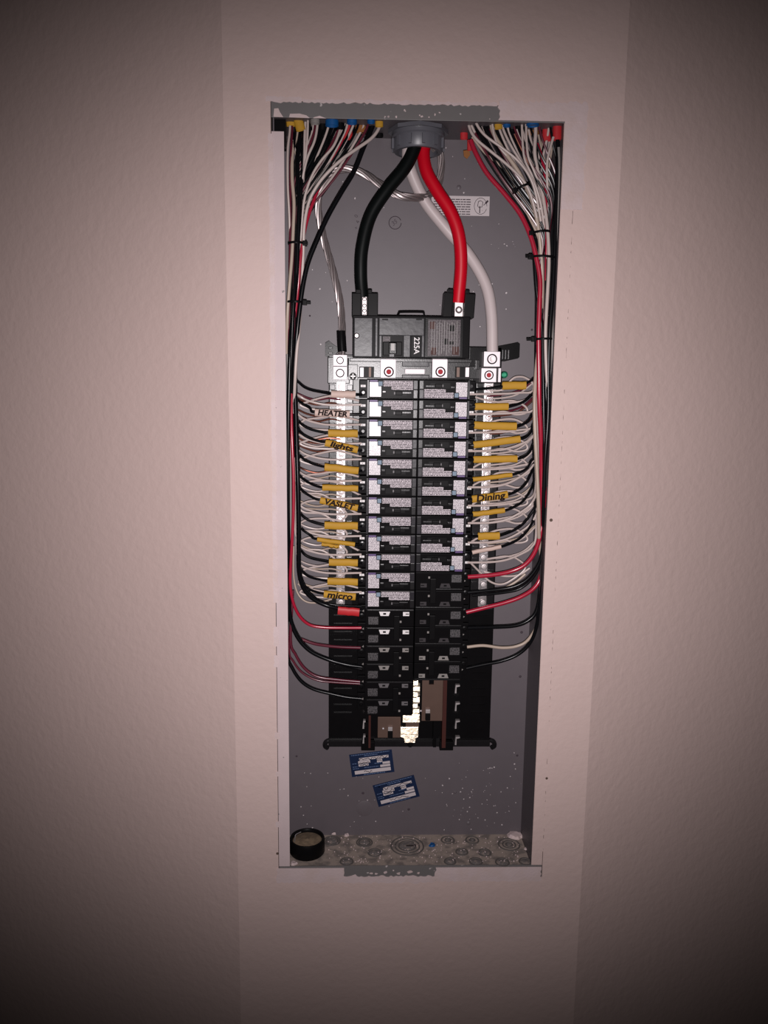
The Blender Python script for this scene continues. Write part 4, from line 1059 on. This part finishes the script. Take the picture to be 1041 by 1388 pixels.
FR = [  # right side
    ('dark red wire running down the front of the right bundle', M_rwire, .0031, [(638, 190, .030), (645, 208, .028), (660, 235, .026), (684, 263, .022), (705, 290, .018), (719, 320, .014), (727, 350, .012), (732, 380, .011), (731, 420, .011), (730, 455, .011), (730.5, 500, .011), (731, 545, .012), (733, 590, .016), (734, 640, .022), (735, 700, .024), (732, 725, .023), (725, 748, .024), (712, 765, .026), (694, 774, .028), (670, 779, .028), (634, 782, .028)]),
    ('black wire beside the dark red one in upper right', M_bwire, .0028, [(640, 168, .040), (650, 195, .036), (668, 222, .034), (692, 255, .030), (712, 288, .026), (722, 320, .022), (725, 360, .020), (728, 400, .020), (734, 440, .020), (736, 500, .018), (737, 560, .016), (738, 620, .016), (738, 680, .018), (737, 730, .022), (732, 760, .024), (718, 782, .026), (700, 794, .028), (676, 799, .030), (634, 803, .030)]),
    ('second black wire beside it ending at the upper right double breaker', M_bwire, .0021, [slot(1, 420, .75, .018), (739.5, 500, .020), (741, 560, .020), (741, 640, .020), (740, 700, .024), (737, 745, .028), (727, 776, .031), (708, 796, .034), (684, 803, .035), (640, 807, .034)]),
    ('lower dark red wire rising to the right bundle', M_rwire, .0030, [slot(1, 640, .85, .030), (738, 740, .034), (733, 780, .032), (724, 797, .030), (706, 809, .028), (684, 817, .028), (660, 823, .028), (632, 830, .028)]),
    ('dark red wire visible at the right edge of the opening', M_rwire, .0017, [(743, 600, .030), (743, 640, .014), (741.5, 665, .012), (740.5, 690, .013), (738.5, 720, .030)]),
    ('black wire bending into the middle right double breaker', M_bwire, .0028, [slot(1, 560, .9, .024), (740, 660, .026), (738, 740, .028), (732, 800, .030), (727, 828, .030), (716, 841, .030), (698, 848, .030), (668, 850, .030), (634, 851, .028)]),
    ('lowest black wire on the right curving to a double breaker', M_bwire, .0025, [slot(1, 480, .95, .016), (742, 600, .013), (740, 700, .014), (736, 780, .016), (731, 820, .018), (727, 850, .022), (718, 872, .026), (702, 887, .028), (680, 896, .029), (655, 901, .029), (632, 906, .028)]),
    ('white wire ending at the lowest right double breaker', M_twire, .0022, [slot(1, 600, .9, .020), (739, 720, .016), (737, 790, .015), (734, 825, .018), (728, 848, .024), (715, 868, .028), (700, 876, .029), (680, 878, .029), (655, 875, .029), (633, 877, .028)]),
    ('tan wire down the inner face of the right bundle', M_twire, .0026, [(664, 150, .020), (668, 178, .018), (684, 206, .016), (704, 235, .014), (722, 275, .014), (731, 320, .016), (735, 380, .022), (733, 440, .028), (727, 500, .022), (724.5, 545, .015), (725.5, 590, .013), (728, 640, .013), (730, 690, .014), (730.5, 725, .021), (733, 750, .033), (735, 775, .048), (736, 800, .062)]),
    ('white wire running along the right bundle middle', M_wwire, .0023, [(726, 150, .020), (726, 180, .018), (725, 210, .018), (733, 250, .018), (741, 300, .016), (744, 350, .0145), (742, 400, .013), (739.5, 450, .012), (740.5, 500, .012), (744, 540, .014), (747, 575, .03)]),
    ('glossy black wire at the right of the bundle', M_bwire, .0027, [(752, 150, .024), (756, 195, .020), (755, 240, .016), (753, 300, .014), (751, 360, .013), (748, 410, .012), (745, 450, .0115), (743.5, 500, .012), (743, 560, .011), (740.5, 600, .010), (738, 640, .011), (736.5, 700, .016), (737, 740, .04)]),
    ('grey wire at the outer right edge of the bundle', M_gwire, .0019, [(757, 200, .018), (758, 240, .015), (756, 300, .014), (755, 360, .0145), (752.5, 420, .014), (749.5, 460, .012), (748.5, 500, .013), (748, 560, .022)]),
    ('outermost black wire at the right wall of the box', M_bwire, .0022, [(762, 150, .03), (761, 200, .020), (760, 260, .018), (758, 320, .016), (756, 380, .017), (752, 440, .02), (749.5, 520, .022)]),
    ('white wire from the left red clamp crossing to the right bundle', M_wwire, .0018, [(634, 150, .024), (636, 172, .020), (645, 188, .016), (665, 205, .014), (686, 222, .012), (705, 240, .010), (716, 256, .010), (724, 280, .012), (730, 310, .016), (734, 350, .024)]),
    ('upper white wire in the right fan of wires', M_wwire, .0017, [(641, 150, .014), (646, 168, .012), (658, 184, .010), (680, 200, .009), (702, 218, .009), (717, 238, .009), (726, 262, .012), (733, 300, .018)]),
    ('white wire falling from the yellow right clamp', M_wwire, .0016, [(679, 165, .018), (684, 180, .015), (694, 200, .013), (708, 222, .0115), (722, 244, .011), (732, 272, .014), (738, 310, .022)]),
    ('thin white wire hanging straight at upper right', M_wwire, .0014, [(666, 150, .014), (669, 180, .014), (676, 198, .014), (690, 215, .015)]),
    ('paired white wire left of the blue right clamp', M_wwire, .0015, [(707, 150, .014), (708, 185, .013), (711, 215, .013), (722, 240, .014), (734, 275, .02)]),
    ('paired white wire touching the blue right clamp', M_wwire, .0015, [(713, 150, .012), (713.5, 185, .011), (716, 212, .011), (724, 232, .013), (735, 262, .018), (740, 300, .026)]),
    ('white wire bending out of the red right clamp', M_wwire, .0017, [(750, 186, .016), (746, 200, .014), (742, 218, .013), (741.5, 240, .015), (743, 280, .024)]),
    ('dark red wire behind the red right clamp', M_rwire, .0020, [(728, 195, .028), (734, 212, .024), (739, 240, .021), (740, 275, .02), (741, 330, .019), (740, 380, .024)]),
    ('white wire running low beside the upper zip tie', M_twire, .0015, [(640, 186, .034), (658, 208, .030), (684, 230, .026), (703, 262, .022), (716, 292, .018), (727, 315, .016), (735, 340, .020)]),
    ('short tan wire end at the right neutral bar bottom', M_twire, .0018, [(712, 778, .040), (700, 788, .040), (684, 797, .041), (668, 802, .042), (656, 805, .0455)]),
    ('white wire end under the upper right red wire', M_wwire, .0016, [(718, 770, .046), (704, 779, .046), (686, 781, .045), (670, 778, .044), (656, 775, .046)]),
]
for label, m, r, pts in FR:
    wire('wire', pts, r, m, label, seg=10)

for k in range(13):
    ent = [396, 401, 414, 421, 427, 434, 441, 455, 459, 467, 476, 484, 497][k]
    yc = 225 + (ent - 398) * .8; u = .25 + .7 * k / 13; Y = .014 + .0022 * (k % 7)
    a_ = slot(-1, yc, u, Y + .002)
    wire('wire', [(ent, 150, .026 + .002 * (k % 3)), (ent, 174, .024), ((ent * .6 + a_[0] * .4), 172 + (yc - 172) * .45, (.020 + Y) / 2), a_] + [slot(-1, y, u, Y + .006) for y in (yc + 60, yc + 120, 440, 480)] + [slot(-1, 520, u, .05)],
         .0015, M_bwire if k % 4 else M_mwire, '%s of the thin dark wires across the upper left fan, from the left' % (ORD + ['thirteenth', 'last'])[k].replace('topmost', 'first'), group='dark wires of the left fan')
for k in range(14):
    ent = [640, 645, 651, 657, 663, 669, 683, 690, 697, 702, 710, 719, 731, 746][k]
    yc = 225 + (752 - ent) * .8; u = .9 - .8 * (13 - k) / 14; Y = .013 + .0022 * (k % 7)
    a_ = slot(1, yc, u, Y + .002)
    wire('wire', [(ent, 150, .024 + .002 * (k % 3)), (ent, 172, .021), ((ent * .6 + a_[0] * .4), 172 + (yc - 172) * .45, (.018 + Y) / 2), a_] + [slot(1, y, u, Y + .006) for y in (yc + 50, yc + 100, 430, 480)] + [slot(1, 520, u, .05)],
         .0015, M_bwire if k % 4 else M_mwire, '%s of the thin dark wires across the upper right fan, from the left' % (ORD + ['thirteenth', 'last'])[k].replace('topmost', 'first'), group='dark wires of the right fan')

# ------------------------------------------------------------------ zip ties
def zip_tie(px, py, w, ang, label, Y=0.010, tail=10, side=-1, dep=0.030):
    q = P(px, py, Y)
    e = empty('zip_tie', q, label, 'cable tie', None, (0, math.radians(ang), 0))
    hw = w / 1040 / 2; pts = []
    n = 20
    for k in range(n + 1):
        a = 2 * math.pi * k / n
        pts.append(Vector((hw * math.cos(a), dep / 2 - dep / 2 * math.sin(a) , 0)))
    obj('strap', tube(pts, 0.0016, 6, ry=0.0007), M_blackm, e, True)
    obj('lock_head', box(side * hw - .0028, side * hw + .0028, dep / 2 - .004 - .006, dep / 2, -.0030, .0030, .0008), M_blackm, e)
    obj('strap_end', box(min(side * hw, side * (hw + tail / 1040)), max(side * hw, side * (hw + tail / 1040)), dep / 2 - .006, dep / 2 - .0045, -.0018, .0018, .0003), M_blackm, e)
    return e


zip_tie(711, 251, 24, -24, 'black zip tie round the wires in the upper right fan', Y=0.002, tail=3)
zip_tie(735, 313, 26, -6, 'black zip tie at the top of the right bundle', Y=0.004, tail=4)
zip_tie(739, 347, 34, 2, 'black zip tie on right bundle with tail sticking left', Y=0.004, tail=7)
zip_tie(739, 459, 26, -2, 'black zip tie on right bundle level with main breaker', Y=0.004, tail=10)
zip_tie(401, 328, 22, 0, 'black zip tie round the upper left bundle', Y=0.006, tail=4, side=1)
zip_tie(400, 408.5, 24, 2, 'black zip tie with round head on the left bundle', Y=0.004, tail=8, side=1)

# ------------------------------------------------------------------ cable clamps and jacket ends at the top
def clamp(px, y1, w, Y, m, label, name='cable_jacket_end', y0=150, flat=0.5, cat='cable jacket', lean=0):
    a = P(px - lean, y0, Y); b = P(px, y1, Y)
    e = empty(name, b, label, cat)
    r = w / 1040 / 2
    bm = bmesh.new(); path = [Vector((0, 0, 0)), (a - b) * .5, a - b]
    tube(path, r, 16, bm, ry=r * flat, cap=False)
    tube([Vector((0, 0, -0.0001)), (a - b) * .5, a - b], r - .0007, 16, bm, ry=r * flat - .0007, cap=False)
    fs = [v for v in bm.verts]
    # close the visible rim
    for k in range(16):
        o0 = fs[k]; o1 = fs[(k + 1) % 16]; i0 = fs[48 + k]; i1 = fs[48 + (k + 1) % 16]
        bm.faces.new((o0, o1, i1, i0))
    obj('jacket', bm, m, e, True)
    return e


clamp(394, 171, 13, 0.022, M_yel, 'wide yellow cable jacket end at the upper left corner')
clamp(408, 177, 12, 0.016, M_yel, 'slanted yellow cable jacket end beside the corner one', lean=7)
clamp(450, 171, 17, 0.012, M_blue, 'bright blue cable clamp at left of the top', 'cable_clamp', cat='cable clamp', flat=.8)
clamp(477, 168, 13, 0.008, M_blue, 'darker blue cable clamp above the red jacket end', 'cable_clamp', cat='cable clamp', flat=.8)
clamp(503, 167, 10, 0.008, M_blue, 'blue cable clamp left of the narrow yellow jacket', 'cable_clamp', cat='cable clamp', flat=.8)
clamp(471, 189, 13, 0.030, M_redj, 'dark red cable jacket end among the left wires')
clamp(489, 180, 14, 0.030, M_orange, 'orange brown cable jacket end among the left wires')
clamp(514, 172, 10, 0.012, M_yel, 'narrow yellow cable jacket end left of the conduit hub')
clamp(514, 186, 11, 0.060, M_blackm, 'black cable clamp behind the narrow yellow jacket', 'cable_clamp', cat='cable clamp', flat=.8)
clamp(427, 168, 12, 0.010, M_gwire, 'grey cable clamp beside the corner yellow jackets', 'cable_clamp', cat='cable clamp', flat=.8)
clamp(629, 189, 10, 0.050, M_redj, 'dark red jacket end right of the conduit hub', y0=170)
clamp(676, 175, 10, 0.014, M_yel, 'small yellow cable jacket end in the right fan', lean=2)
clamp(687, 172, 10, 0.014, M_blue, 'dark blue cable clamp behind the small yellow jacket', 'cable_clamp', cat='cable clamp', flat=.8)
clamp(722, 171, 17, 0.010, M_blue, 'glossy blue cable clamp above the right bundle', 'cable_clamp', cat='cable clamp', flat=.8)
clamp(722, 182, 18, 0.036, M_orange, 'dull yellow jacket end below the glossy blue clamp')
clamp(742, 191, 13, 0.030, M_redj, 'shaded red jacket end left of the corner red one')
clamp(755.5, 190, 12, 0.018, M_redj, 'bright red jacket end in the upper right corner', y0=162, flat=.7)
# dark clamps crowding the knockouts of the top panel
for sd, row in (('left', ((416, 174, 14, .026), (437, 176, 16, .030), (461, 175, 12, .022), (470, 178, 14, .042), (482, 182, 16, .050), (497, 179, 13, .034))),
                ('right', ((652, 178, 15, .034), (664, 174, 12, .024), (694, 178, 10, .034), (703, 174, 12, .022), (735, 178, 12, .036)))):
    for k, (px, y1, w, Y) in enumerate(row):
        clamp(px, y1 + 2, w, Y, M_blackm, '%s of the black cable clamps above the %s fan, from the left' % (ORD[k].replace('topmost', 'first'), sd), 'cable_clamp', cat='cable clamp', flat=.9)['group'] = 'black clamps above the %s fan' % sd
# torn orange jacket scrap hanging left of the dark red wire
q = P(632, 209, 0.040)
e = empty('jacket_scrap', q, 'small torn orange scrap hanging by the dark red wire', 'scrap')
obj('scrap_flap', poly([(-.004, .004), (.0035, .005), (.005, -.001), (.001, -.006), (-.003, -.003)], -.0012, 0), M_orange, e)
clamp(637, 204, 7, 0.036, M_redj, 'small red jacket end where the dark red wire starts', y0=190)

# ------------------------------------------------------------------ loose things on the box floor
fp = floor_pt(416, 1155)
FZ = -0.4972
cap = empty('round_bushing', (fp.x + .0005, 0.037, FZ), 'black round bushing with tan felt centre in the lower left corner', 'bushing')
obj('shell', lathe([(0.0001, 0), (0.0240, 0), (0.0255, 0.002), (0.0255, 0.0200), (0.0245, 0.0225), (0.0225, 0.0225), (0.0212, 0.0205), (0.0212, 0.0180), (0.0001, 0.0180)], (0, 0, 0), 'Z', 40), M_blackm, cap, True)
obj('felt_disc', lathe([(0.0001, 0.0196), (0.0015, 0.0203), (0.004, 0.0194), (0.0185, 0.0190), (0.0210, 0.0182), (0.0210, 0.0180)], (0, 0, 0), 'Z', 36), M_tan, cap, True)


def chip(px, py, r, m, name, label, cat, h=0.002, seed=1, n=9):
    c = floor_pt(px, py); rr = random.Random(seed); bm = bmesh.new(); lo_, hi_ = [], []
    for k in range(n):
        a = 2 * math.pi * k / n; q_ = r * rr.uniform(.75, 1.2)
        lo_.append(bm.verts.new((q_ * math.cos(a), q_ * .8 * math.sin(a), 0))); hi_.append(bm.verts.new((q_ * .75 * math.cos(a), q_ * .6 * math.sin(a), h * rr.uniform(.7, 1.2))))
    bm.faces.new(lo_[::-1]); bm.faces.new(hi_)
    for k in range(n): bm.faces.new((lo_[k], lo_[(k + 1) % n], hi_[(k + 1) % n], hi_[k]))
    o = obj(name, bm, m); o.location = (c.x, c.y, FZ + .0011); tag(o, label, cat)
    return o


chip(586, 1147, .0055, M_blue, 'plastic_chip', 'small round blue plastic chip on the box floor', 'chip', h=.003)
chip(699, 1134, .0125, M_mud, 'plaster_lump', 'flat pale plaster lump at the right rear of the floor', 'plaster', h=.004, seed=3, n=14)
chip(452, 1131, .0045, M_mud, 'plaster_crumb', 'larger plaster crumb at the left rear of the floor', 'plaster', h=.003, seed=4)
chip(470, 1134, .0035, M_mud, 'plaster_crumb', 'small plaster crumb right of the larger rear crumb', 'plaster', h=.003, seed=5)
chip(398, 1172, .0055, M_mud, 'plaster_crumb', 'plaster crumb in front of the black round bushing', 'plaster', h=.003, seed=6)
chip(714, 1152, .0045, M_mud, 'plaster_crumb', 'plaster crumb on the floor beside the right wall', 'plaster', h=.002, seed=8)
bm = bmesh.new(); rr = random.Random(9)
for k in range(260):
    x = rr.uniform(-.12, .165); y = rr.uniform(.008, .076); r = rr.uniform(.0004, .0012)
    t = bmesh.new(); bmesh.ops.create_icosphere(t, subdivisions=1, radius=r); bmesh.ops.translate(t, verts=t.verts, vec=(x, y, -.4970 + r * .4)); merge(bm, t)
o = bobj('plaster_dust', bm, M_mud, bottom_panel); o['kind'] = 'stuff'
# small bright wire offcut in the left corner and at the lower right wall
o = obj('wire_offcut', tube(smooth_path([Vector((-.1665, .022, -.4720)), Vector((-.166, .022, -.466)), Vector((-.1645, .024, -.462)), Vector((-.158, .030, -.4618))], 5), .0007, 6), M_alu2, None, True)
tag(o, 'tiny bent bright wire offcut on the black round bushing', 'wire')

bpy.context.view_layer.update()
